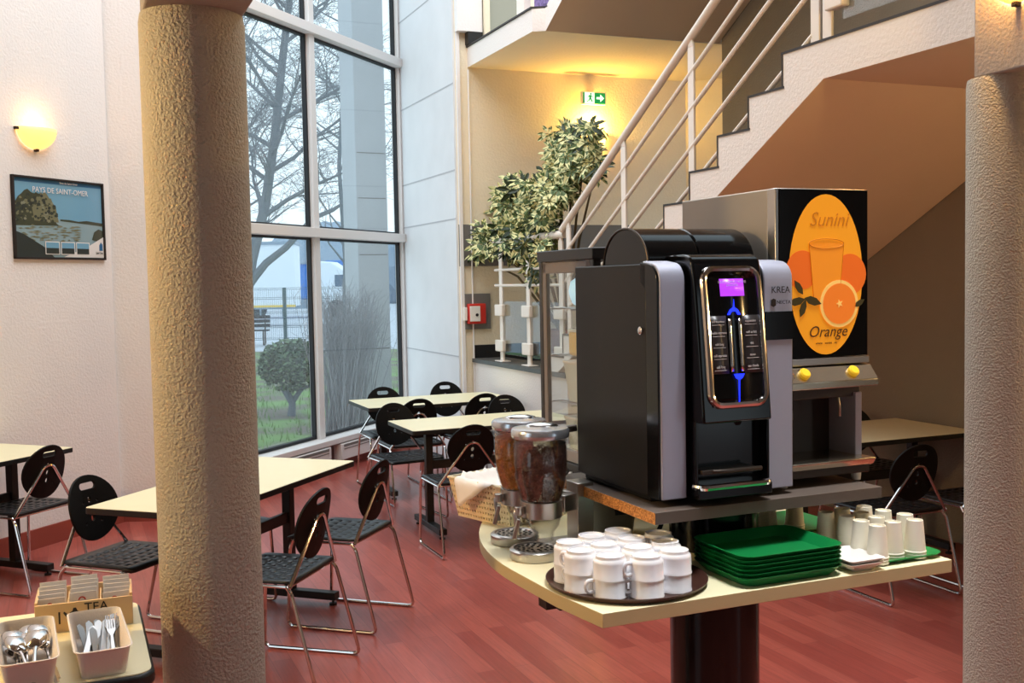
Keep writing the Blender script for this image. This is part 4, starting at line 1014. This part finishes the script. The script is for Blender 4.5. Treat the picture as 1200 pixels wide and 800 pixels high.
# ------------------------------------------------------------------ cutlery side table in the left foreground
ZT = .85
tc_ = at(182, 783, ZT); TO = Vector((tc_.x, tc_.y, 0))
t = thing('side_table', 'cream topped side table with rounded black edge in the left foreground', 'table', TO - UA * .45 + UB * .285 - UB * .01, A)
b = MB(); b.prism(rrect(0, 0, .9, .6, .045, 6), ZT - .034, ZT - .002); b.build('tabletop_edge', M['edge'], t, .008)
b = MB(); b.prism(rrect(0, 0, .886, .586, .04, 6), ZT - .003, ZT); b.build('tabletop', M['laminate'], t)
for sx in (-1, 1):
    b = MB(); b.box((sx * .3, 0, .43), (.05, .05, .77)); b.box((sx * .3, 0, .03), (.06, .5, .06)); b.build('leg', M['edge'], t, .004)
def bin_(name, label, cx, cy, rz, W, D, h):
    t = thing(name, label, 'container', (cx, cy, ZT), rz)
    b = MB(); loops = []
    for w, d, r, z in ((W - .022, D - .03, .014, 0), (W - .004, D - .006, .02, h - .006), (W + .008, D + .008, .024, h), (W, D, .02, h + .001), (W - .008, D - .01, .018, h - .006), (W - .028, D - .036, .012, .003)):
        loops.append([b.bm.verts.new((x, y, z)) for x, y in rrect(0, 0, w, d, r, 4)])
    n = len(loops[0])
    for q, w in zip(loops, loops[1:]):
        for k in range(n): b.bm.faces.new((q[k], q[(k + 1) % n], w[(k + 1) % n], w[k]))
    b.bm.faces.new(loops[0][::-1]); b.bm.faces.new(loops[-1]); b.build('basin', M['bin'], t, smooth=.6); return t
q = [Vector(p) for p in ((-1.096, 2.544, 0), (-.989, 2.598, 0), (-.851, 2.30, 0), (-.953, 2.242, 0))]
kc = sum(q, Vector()) / 4; kr_ = math.atan2((q[0] - q[3]).y, (q[0] - q[3]).x) - PI / 2
bin_('cutlery_bin', 'off white cutlery bin holding knives and forks near the table corner', kc.x, kc.y, kr_, .115, .325, .064)
q2 = [Vector(p) for p in ((-1.235, 2.493, 0), (-1.122, 2.538, 0), (-.989, 2.213, 0), (-1.084, 2.178, 0))]
sc_ = sum(q2, Vector()) / 4; sr_ = math.atan2((q2[0] - q2[3]).y, (q2[0] - q2[3]).x) - PI / 2
bin_('cutlery_bin', 'off white cutlery bin full of shiny spoons at the left frame edge', sc_.x, sc_.y, sr_, .115, .33, .064)
def in_bin(c, rz, x, y, z): return Vector((c.x, c.y, ZT + z)) + Vector((math.cos(rz), math.sin(rz), 0)) * x + Vector((-math.sin(rz), math.cos(rz), 0)) * y
def make_spoon():
    b = MB()
    g = {}; nu, nv = 8, 10
    for i in range(nu + 1):
        for j in range(nv + 1):
            u = -1 + 2 * i / nu; v = -1 + 2 * j / nv; x = u * math.sqrt(1 - v * v * .98) * .0205; y = v * .030
            g[i, j] = b.bm.verts.new((x, y, .011 * (1 - (x / .0205) ** 2 * .9) * (1 - v * v) ** .7))
    for i in range(nu):
        for j in range(nv): b.bm.faces.new((g[i, j], g[i + 1, j], g[i + 1, j + 1], g[i, j + 1]))
    bmesh.ops.remove_doubles(b.bm, verts=b.bm.verts, dist=1e-4)
    t = thing('spoon', '', 'spoon'); b.build('bowl', M['chrome'], t, solid=.0012)
    b = MB(); b.tube([(0, -.028, .001), (0, -.04, .003), (0, -.09, .001), (0, -.15, -.004)], .003, 8, rads=[.004, .003, .0038, .006]); b.build('handle', M['chrome'], t); t.scale = (1.35, 1.3, 1.35); return t
spn = [(-.034, .055, .062, .1), (.002, .088, .060, -.15), (.032, .075, .063, .2), (-.026, .005, .064, .25), (.022, .012, .068, -.1), (.040, .035, .055, .15), (-.004, .045, .055, 0), (-.038, .03, .048, .2)]
sl = ['at the back left', 'farthest back', 'at the back right', 'at the front left', 'largest, at the front right', 'leaning on the right wall', 'in the middle', 'low by the left wall']
s0 = None
for (x, y, z, rz), l in zip(spn, sl):
    lab = 'shiny steel spoon turned bowl up ' + l + ' of the spoon bin'; p = in_bin(sc_, sr_, x * .85, y, z - .012)
    if s0 is None: s0 = make_spoon(); s0['label'] = lab; s0['group'] = 'spoons in the bin'; place(s0, p)
    else: s0_ = s0; o = dup(s0, lab, p, 0, 'spoons in the bin')
    o = s0 if l == sl[0] else o
    o.rotation_euler = (.26, rz * .8, sr_ + rz)
def make_knife():
    b = MB(); b.prism([(-.006, -.09), (.006, -.09), (.0045, .0), (.0085, .02), (.009, .09), (.002, .105), (-.004, .09), (-.0045, 0)], -.001, .001)
    return b.build('table_knife', M['cutlery'], smooth=0)
def make_fork():
    b = MB(); b.prism([(-.0055, -.09), (.0055, -.09), (.003, .02), (.010, .045), (.011, .055), (-.011, .055), (-.010, .045), (-.003, .02)], -.001, .001)
    for k in range(4): b.box((-.009 + .006 * k, .078, 0), (.0028, .046, .002))
    return b.build('table_fork', M['cutlery'], smooth=0)
kn = [(-.03, .04, .2), (-.018, .055, .05), (-.006, .05, -.1), (.004, .06, .12), (.014, .05, -.05), (-.024, .01, -.15), (-.01, .0, .1)]
kl = ['leftmost and leaning left', 'second from the left, upright', 'third from the left', 'in the middle, blade up', 'right of the middle', 'front left, short looking', 'front, tucked low']
k0 = None
for (x, y, r), l in zip(kn, kl):
    lab = 'steel table knife in the cutlery bin, ' + l
    if k0 is None: k0 = tag(make_knife(), lab, 'knife', 'knives in the bin'); o = k0
    else: o = dup(k0, lab, group='knives in the bin')
    o.location = in_bin(kc, kr_, x, y - .005, .026); o.scale = (1.25, .8, 1); o.rotation_euler = (.27, r * .5 + .25, kr_ + r)
fk = [(.026, .05, -.15), (.034, .03, -.3), (.03, .01, -.05), (.038, .06, -.2)]
f_l = ['tallest, at the back right', 'leaning on the right wall', 'at the front right', 'behind the others in the right corner']
k0 = None
for (x, y, r), l in zip(fk, f_l):
    lab = 'steel table fork in the cutlery bin, ' + l
    if k0 is None: k0 = tag(make_fork(), lab, 'fork', 'forks in the bin'); o = k0
    else: o = dup(k0, lab, group='forks in the bin')
    o.location = in_bin(kc, kr_, x, y + .0, .030); o.scale = (.9, .8, 1); o.rotation_euler = (.32, r, kr_ + r)
# tea box
tb0 = Vector((-1.19, 2.575, ZT)); TBW, TBD, TBH = .228, .145, .078; trz = .36
t = thing('tea_box', 'pale wooden tea box with printed lettering and three rows of sachets', 'box', tb0, trz)
b = MB(); e = .007
for c, dd in (((TBW / 2, e / 2, TBH * .46), (TBW, e, TBH * .92)), ((TBW / 2, TBD - e / 2, TBH / 2), (TBW, e, TBH)), ((e / 2, TBD / 2, TBH / 2), (e, TBD - 2 * e, TBH)), ((TBW - e / 2, TBD / 2, TBH / 2), (e, TBD - 2 * e, TBH)), ((TBW / 3, TBD / 2, TBH * .42), (.004, TBD - 2 * e, TBH * .84)), ((TBW * 2 / 3, TBD / 2, TBH * .42), (.004, TBD - 2 * e, TBH * .84)), ((TBW / 2, TBD / 2, .003), (TBW - .01, TBD - .01, .006))): b.box(c, dd)
b.build('box', M['pine'], t, .001)
txt('I', .044, M['ink'], t, (.056, -.0006, .034)); txt('TEA', .032, M['ink'], t, (.142, -.0006, .054))
b = MB(); b.prism(circ(.092, .036, .017, 20, .015), 0, .0006, Matrix.Translation((0, -.0002, 0)) @ RX90)
for poly in ([(.077, .042), (.067, .051), (.065, .047), (.076, .03)], [(.086, .05), (.098, .05), (.095, .058), (.089, .058)]): b.prism(poly, 0, .0006, Matrix.Translation((0, -.0002, 0)) @ RX90)
b.tube([(x, -.0005, z) for x, z in circ(.110, .037, .008, 14)], .0015, 5, closed=True); b.build('teapot_print', M['ink'], t, smooth=0)
def make_sachet():
    t = thing('tea_sachet', '', 'tea bag')
    b = MB(); b.box((0, 0, .034), (.064, .0025, .068)); b.build('envelope', M['paper'], t, .0008)
    b = MB(); n = 10; po = [(.009 * math.cos(PI * k / n), .009 * math.sin(PI * k / n)) for k in range(n + 1)] + [(.006 * math.cos(PI * k / n), .006 * math.sin(PI * k / n)) for k in range(n, -1, -1)]
    b.prism([(x - .004, z + .048) for x, z in po], 0, .0006, Matrix.Translation((0, -.0013, 0)) @ RX90); b.build('red_print', M['tea_red'], t, smooth=0); return t
s0 = None
for ci, cn_ in enumerate(('left', 'middle', 'right')):
    for k in range(5):
        lab = ['front', 'second', 'third', 'fourth', 'rear'][k] + ' white tea sachet in the ' + cn_ + ' row of the tea box'
        lx = TBW * (ci + .5) / 3; ly = .02 + k * .0255; lz = .0125 + .004 * k + (.008 if ci == 1 else 0)
        p = tb0 + Vector((lx * math.cos(trz) - ly * math.sin(trz), lx * math.sin(trz) + ly * math.cos(trz), lz))
        if s0 is None: s0 = make_sachet(); s0['label'] = lab; s0['group'] = 'tea sachets in the box'; o = place(s0, p, trz)
        else: o = dup(s0, lab, p, trz, 'tea sachets in the box')
        o.rotation_euler = (-.16, random.uniform(-.03, .03), trz)

# ------------------------------------------------------------------ outside
b = MB(); b.box((-4.5, 20.3, -.14), (16, 17.5, .1)); 
lw = b.build('lawn', M['lawn'], smooth=0); struct(lw, 'grass and bare earth outside the window')
b = MB(); b.box((-10, 65, -.2), (120, 90, .1)); struct(b.build('road', M['asphalt'], smooth=0), 'pale lorry park beyond the fence')
# grass tufts
rr = random.Random(2); b = MB()
for k in range(2200):
    x, y = rr.uniform(-5.5, -1.2), rr.uniform(9.3, 19)
    if (x + 1.13) * .9287 - (y - 11.25) * .371 > -.35: continue
    h = rr.uniform(.04, .12); a = rr.uniform(0, PI); w = .008
    b.flat([(x - w * math.cos(a), y - w * math.sin(a), -.09), (x + w * math.cos(a), y + w * math.sin(a), -.09), (x + rr.uniform(-.03, .03), y + rr.uniform(-.03, .03), -.09 + h)])
tag(b.build('grass', mat('grass_blades', (112, 146, 82), .8), smooth=0), 'green grass blades outside the window', 'grass', kind='stuff')
# outside concrete pier
b = MB(); b.box((0, 0, 3.5), (.40, .46, 7.2)); b.box((0, 0, 2.06), (.364, .464, .012), 1); b.box((0, 0, 3.3), (.364, .464, .012), 1); b.box((0, 0, 2.75), (.364, .464, .012), 1); b.box((0, 0, .9), (.364, .464, .012), 1)
tag(place(b.build('concrete_pier', [mat('weathered_concrete', (172, 176, 182), .9, var=(2, .05)), M['grey']], smooth=0), (-1.80, 13.30, 0), .52), 'grey concrete pier standing outside behind the right window pane', 'pier')
# bare hedge
b = MB(); rr = random.Random(4)
for k in range(330):
    x, y = rr.gauss(0, .10), rr.gauss(0, .10); p = Vector((x, y, -.1)); h = rr.uniform(1.1, 1.75); dx, dy = rr.uniform(-.26, .32), rr.uniform(-.25, .25)
    q = p + Vector((dx * .4, dy * .4, h * .45)); e_ = p + Vector((dx * 1.1, dy * 1.1, h))
    b.tube([p, q, e_], .006, 4, rads=[.008, .005, .002], cap=False)
    for j in range(4):
        f = rr.uniform(.3, 1); s_ = q.lerp(e_, f); b.tube([s_, s_ + Vector((rr.uniform(-.16, .16), rr.uniform(-.16, .16), rr.uniform(.05, .25)))], .003, 3, rads=[.003, .0015], cap=False)
tag(place(b.build('bare_bush', M['twig'], smooth=0), (-2.0, 12.6, 0)), 'leafless twiggy bush close outside the right window pane', 'bush')
# round evergreen shrub
t = thing('evergreen_shrub', 'round dark green shrub on a short trunk outside the left pane', 'shrub', (-3.05, 14.5, -.09))
b = MB(); b.tube([(0, 0, 0), (.02, 0, .2), (-.05, 0, .36)], .05, 8, rads=[.06, .045, .03]); b.tube([(.02, 0, .2), (.16, 0, .38), (.34, .02, .44)], .03, 8, rads=[.04, .03, .015]); b.tube([(0, 0, .18), (-.14, .05, .4)], .03, 8, rads=[.035, .02]); b.build('trunk', M['bark'], t)
b = MB(); rr = random.Random(9)
for k in range(2600):
    v = Vector((rr.gauss(0, 1), rr.gauss(0, 1), rr.gauss(0, 1))).normalized() * (rr.random() ** .25)
    p = Vector((v.x * .46 + .02, v.y * .42, v.z * .37 + .70)) * (1 + .0 * k)
    if v.z < -.55 and rr.random() < .6: continue
    a = Vector((rr.uniform(-1, 1), rr.uniform(-1, 1), rr.uniform(-.5, 1))).normalized(); c = a.orthogonal().normalized(); l = rr.uniform(.03, .05)
    b.flat([p - a * l, p + c * l * .5, p + a * l, p - c * l * .5], 0 if rr.random() < .68 else 1)
b.build('foliage', [M['shrub_a'], M['shrub_b']], t, smooth=0)
# bare trees
def tree(name, label, base, trunk, seed, nsub, rad0, droop=0):
    rr = random.Random(seed); b = MB(); t = thing(name, label, 'tree', base)
    def grow(p, d, L, r, lev):
        pts = [p]; rd = [r]; n = 4
        for k in range(n):
            d = (d + Vector((rr.uniform(-.22, .22), rr.uniform(-.22, .22), rr.uniform(-.16, .16) + (.05 if lev < 2 else -droop)))).normalized()
            p = p + d * (L / n); pts.append(p); rd.append(max(.004, r * (1 - .75 * (k + 1) / n)))
        b.tube(pts, r, 6 if lev < 1 else (5 if lev < 2 else 3), rads=rd, cap=False)
        if lev >= 3: return
        for k in range(nsub[lev]):
            f = rr.uniform(.25, 1); i = min(n - 1, int(f * n)); q = pts[i].lerp(pts[i + 1], f * n - i)
            az = rr.uniform(0, 2 * PI); nd = (d * .75 + Vector((math.cos(az), math.sin(az) * .7, rr.uniform(-.25, .6)))).normalized()
            grow(q, nd, L * rr.uniform(.38, .62), rd[i] * .5, lev + 1)
    b2 = MB(); b2.tube(trunk, rad0, 10, rads=[rad0 * (1 - .55 * k / (len(trunk) - 1)) for k in range(len(trunk))]); b2.build('trunk', M['bark'], t)
    T = [Vector(q) for q in trunk]
    n = len(T) - 1
    for k in range(nsub[3]):
        f = .16 + .84 * (k + rr.random()) / nsub[3]; i = min(n - 1, int(f * n)); q = T[i].lerp(T[i + 1], f * n - i)
        az = rr.uniform(0, 2 * PI) if k % 3 else rr.choice((0, PI)) + rr.uniform(-.4, .4)
        nd = Vector((math.cos(az), math.sin(az) * .6, rr.uniform(.25, 1.0))).normalized()
        grow(q, nd, rr.uniform(1.6, 3.0) * (1.15 - f * .45), max(.022, rad0 * (.5 - .25 * f)), 0)
    b.build('branches', M['bark'], t); return t
B0 = Vector((-5.5, 21, -.1))
def tp(x, y): return at_depth(x, y, 21) - B0
big = tree('bare_tree', 'tall bare grey tree just outside the left panes', B0, [(0, 0, 0), tp(295, 305), tp(311, 240), tp(322, 160), tp(330, 80), tp(338, 10), tp(344, -60), tp(350, -130)], 21, (8, 7, 6, 28), .115, .06)
b = MB(); pts = [tp(284, 345), tp(298, 325), tp(312, 308), tp(335, 290), tp(352, 272), tp(366, 256), tp(390, 246), tp(402, 238)]
b.tube(pts, .08, 8, rads=[.095, .085, .075, .065, .055, .05, .04, .025]); b.build('low_branch', M['bark'], big)
tree('bare_tree', 'thin bare tree farther off between the window panes', Vector((-4.6, 29, -.1)), [(0, 0, 0), (.1, 0, 2.5), (.0, 0, 5), (.2, 0, 7.5), (.1, 0, 10), (.2, 0, 12)], 5, (5, 5, 4, 18), .07, .03)
tree('bare_tree', 'thin bare tree at the left edge of the window beside the column', Vector((-6.6, 26, -.1)), [(0, 0, 0), (.0, 0, 2.5), (.15, 0, 5), (.1, 0, 7.5), (.2, 0, 10)], 8, (5, 5, 4, 16), .08, .03)
# fence
t = thing('mesh_fence', 'green wire mesh fence panel with a thick post across the lawn', 'fence', (-10.05, 33.5, -.12), 0)
b = MB(); 
for k in range(96): b.tube([(k * .06, 0, .1), (k * .06, 0, 1.72)], .004, 4, cap=False)
for z in (.12, .5, .95, 1.4, 1.7): b.tube([(0, 0, z), (5.7, 0, z)], .006, 4); b.tube([(0, .02, z + .05), (5.7, .02, z + .05)], .006, 4)
b.build('mesh', M['fence'], t)
for x in (0, 2.9, 5.7):
    b = MB(); b.box((x, 0, .88), (.1, .1, 1.76)); b.build('post', M['fence'], t)
# bench by the fence
t = thing('park_bench', 'dark bench with metal legs by the mesh fence', 'bench', (-8.12, 32.6, -.12), .1)
b = MB()
for k in range(4): b.box((0, -.2 + k * .12, .46), (1.3, .1, .04))
b.build('seat', M['tyre'], t)
b = MB()
for k in range(3): b.box((0, .27 + k * .03, .6 + k * .13), (1.3, .04, .1))
b.build('backrest', M['tyre'], t)
for x in (-.5, .5):
    b = MB(); b.tube(fillet([(x, .32, .8), (x, .25, .45), (x, .22, .02), (x, -.22, .02), (x, -.22, .44), (x, .25, .45)], .06), .025, 8); b.build('leg', M['dark_steel'], t)
# lorries
t = thing('lorry_trailer', 'long white lorry trailer with a yellow stripe beyond the fence', 'trailer', (-14.4, 48, -.15), .10)
b = MB(); b.box((0, 1.2, 2.35), (9.2, 2.5, 2.9)); b.build('box_body', M['trailer'], t, .04)
b = MB(); b.box((0, -.06, 3.78), (9.3, .1, .14)); b.box((4.6, 1.2, 3.78), (.1, 2.6, .14)); b.build('roof_trim', M['trailer_trim'], t)
b = MB(); b.box((0, -.07, .92), (9.2, .04, .1)); b.build('stripe', M['yellow'], t)
b = MB()
for k in range(9): b.box((-4 + k, -.02, .62), (.08, .06, .5))
b.build('side_guard', M['trailer_trim'], t)
for x in (-3.4, -2.2):
    b = MB(); b.lathe([(0, -.15), (.5, -.15), (.5, .15), (0, .15)], seg=20); w = b.build('wheel', M['tyre'], t); w.location = (x, .3, .5); w.rotation_euler = (PI / 2, 0, 0)
t = thing('lorry', 'blue sided lorry with a white cab parked beyond the trailer', 'truck', (-12.9, 60, -.15), 0)
b = MB(); b.box((-.2, 1.3, 2.05), (4.0, 2.5, 2.0)); b.build('blue_body', M['blue'], t, .05)
b = MB(); b.box((-.2, -.0, .78), (4.0, .1, .5)); b.box((-.2, 0, 3.08), (4.0, .1, .1)); b.build('chassis', M['trailer_trim'], t)
b = MB(); b.prism([(0, .5), (2.0, .5), (2.05, 1.4), (1.85, 2.5), (.9, 3.15), (.1, 3.2), (0, 3.0)], 0, 2.4, Matrix.Translation((1.85, 2.5, 0)) @ RX90); b.build('cab', M['trailer'], t, .08)
b = MB(); b.prism([(1.1, 1.75), (1.72, 1.75), (1.6, 2.4), (1.1, 2.4)], 0, .03, Matrix.Translation((1.85, .09, 0)) @ RX90); b.build('window', M['dark_glass'], t)
for x in (-1.5, 3.0):
    b = MB(); b.lathe([(0, -.15), (.5, -.15), (.5, .15), (0, .15)], seg=20); w = b.build('wheel', M['tyre'], t); w.location = (x, .2, .5); w.rotation_euler = (PI / 2, 0, 0)
t = thing('lorry', 'blue tarpaulin lorry standing behind the white cab', 'truck', (-11.2, 70, -.15), 0)
b = MB(); b.box((.6, 1.3, 2.2), (3.2, 2.5, 2.5)); b.build('blue_body', M['blue'], t, .05)
b = MB(); b.box((.6, 1.3, .7), (3.2, 2.3, .4)); b.build('chassis', M['trailer_trim'], t)
for x in (-.3, 1.5):
    b = MB(); b.lathe([(0, -.15), (.5, -.15), (.5, .15), (0, .15)], seg=20); w = b.build('wheel', M['tyre'], t); w.location = (x, .2, .5); w.rotation_euler = (PI / 2, 0, 0)
# far tree line, one rounded crown each
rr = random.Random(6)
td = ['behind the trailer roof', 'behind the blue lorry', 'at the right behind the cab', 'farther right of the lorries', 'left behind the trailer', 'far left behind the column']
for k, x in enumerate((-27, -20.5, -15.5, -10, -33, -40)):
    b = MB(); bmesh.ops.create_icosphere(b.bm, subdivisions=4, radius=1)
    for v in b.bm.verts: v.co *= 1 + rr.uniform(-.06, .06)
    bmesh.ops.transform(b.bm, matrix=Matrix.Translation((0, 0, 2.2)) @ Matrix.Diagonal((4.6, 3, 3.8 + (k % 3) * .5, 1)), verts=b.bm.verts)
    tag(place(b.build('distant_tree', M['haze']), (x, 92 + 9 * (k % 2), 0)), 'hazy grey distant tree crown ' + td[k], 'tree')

# ------------------------------------------------------------------ light
w = bpy.data.worlds.new('overcast_sky'); bpy.context.scene.world = w; w.use_nodes = True
nt = w.node_tree; bg = nt.nodes['Background']
tc = nt.nodes.new('ShaderNodeTexCoord'); sx = nt.nodes.new('ShaderNodeSeparateXYZ'); nt.links.new(tc.outputs['Generated'], sx.inputs[0])
rp = nt.nodes.new('ShaderNodeValToRGB'); e = rp.color_ramp.elements
e[0].position = 0; e[0].color = (.70, .82, .88, 1); e[1].position = .6; e[1].color = (.70, .86, .95, 1)
nt.links.new(sx.outputs['Z'], rp.inputs[0]); nt.links.new(rp.outputs[0], bg.inputs[0]); bg.inputs[1].default_value = 1.5
def area(name, loc, rot, sx_, sy_, power, col):
    l = bpy.data.lights.new(name, 'AREA'); l.shape = 'RECTANGLE'; l.size = sx_; l.size_y = sy_; l.energy = power; l.color = col
    o = bpy.data.objects.new(name, l); C.objects.link(o); o.location = loc; o.rotation_euler = rot; return o
area('added_fill_light', (1.3, 2.2, 5.9), (0, 0, 0), 1.2, 1.2, 33, (.94, .97, 1)).data.spread = .9  # unseen fill lamp, added to brighten the mugs and machine front
area('added_overhead_light', (-.6, 5.5, 6.6), (0, 0, 0), 5, 5, 260, (1, .97, .97))  # unseen overhead lamp, added to lift the whole interior
sc = bpy.context.scene
sc.view_settings.view_transform = 'Standard'; sc.view_settings.look = 'None'; sc.view_settings.exposure = .35; sc.view_settings.gamma = 1; sc.view_settings.use_curve_mapping = False
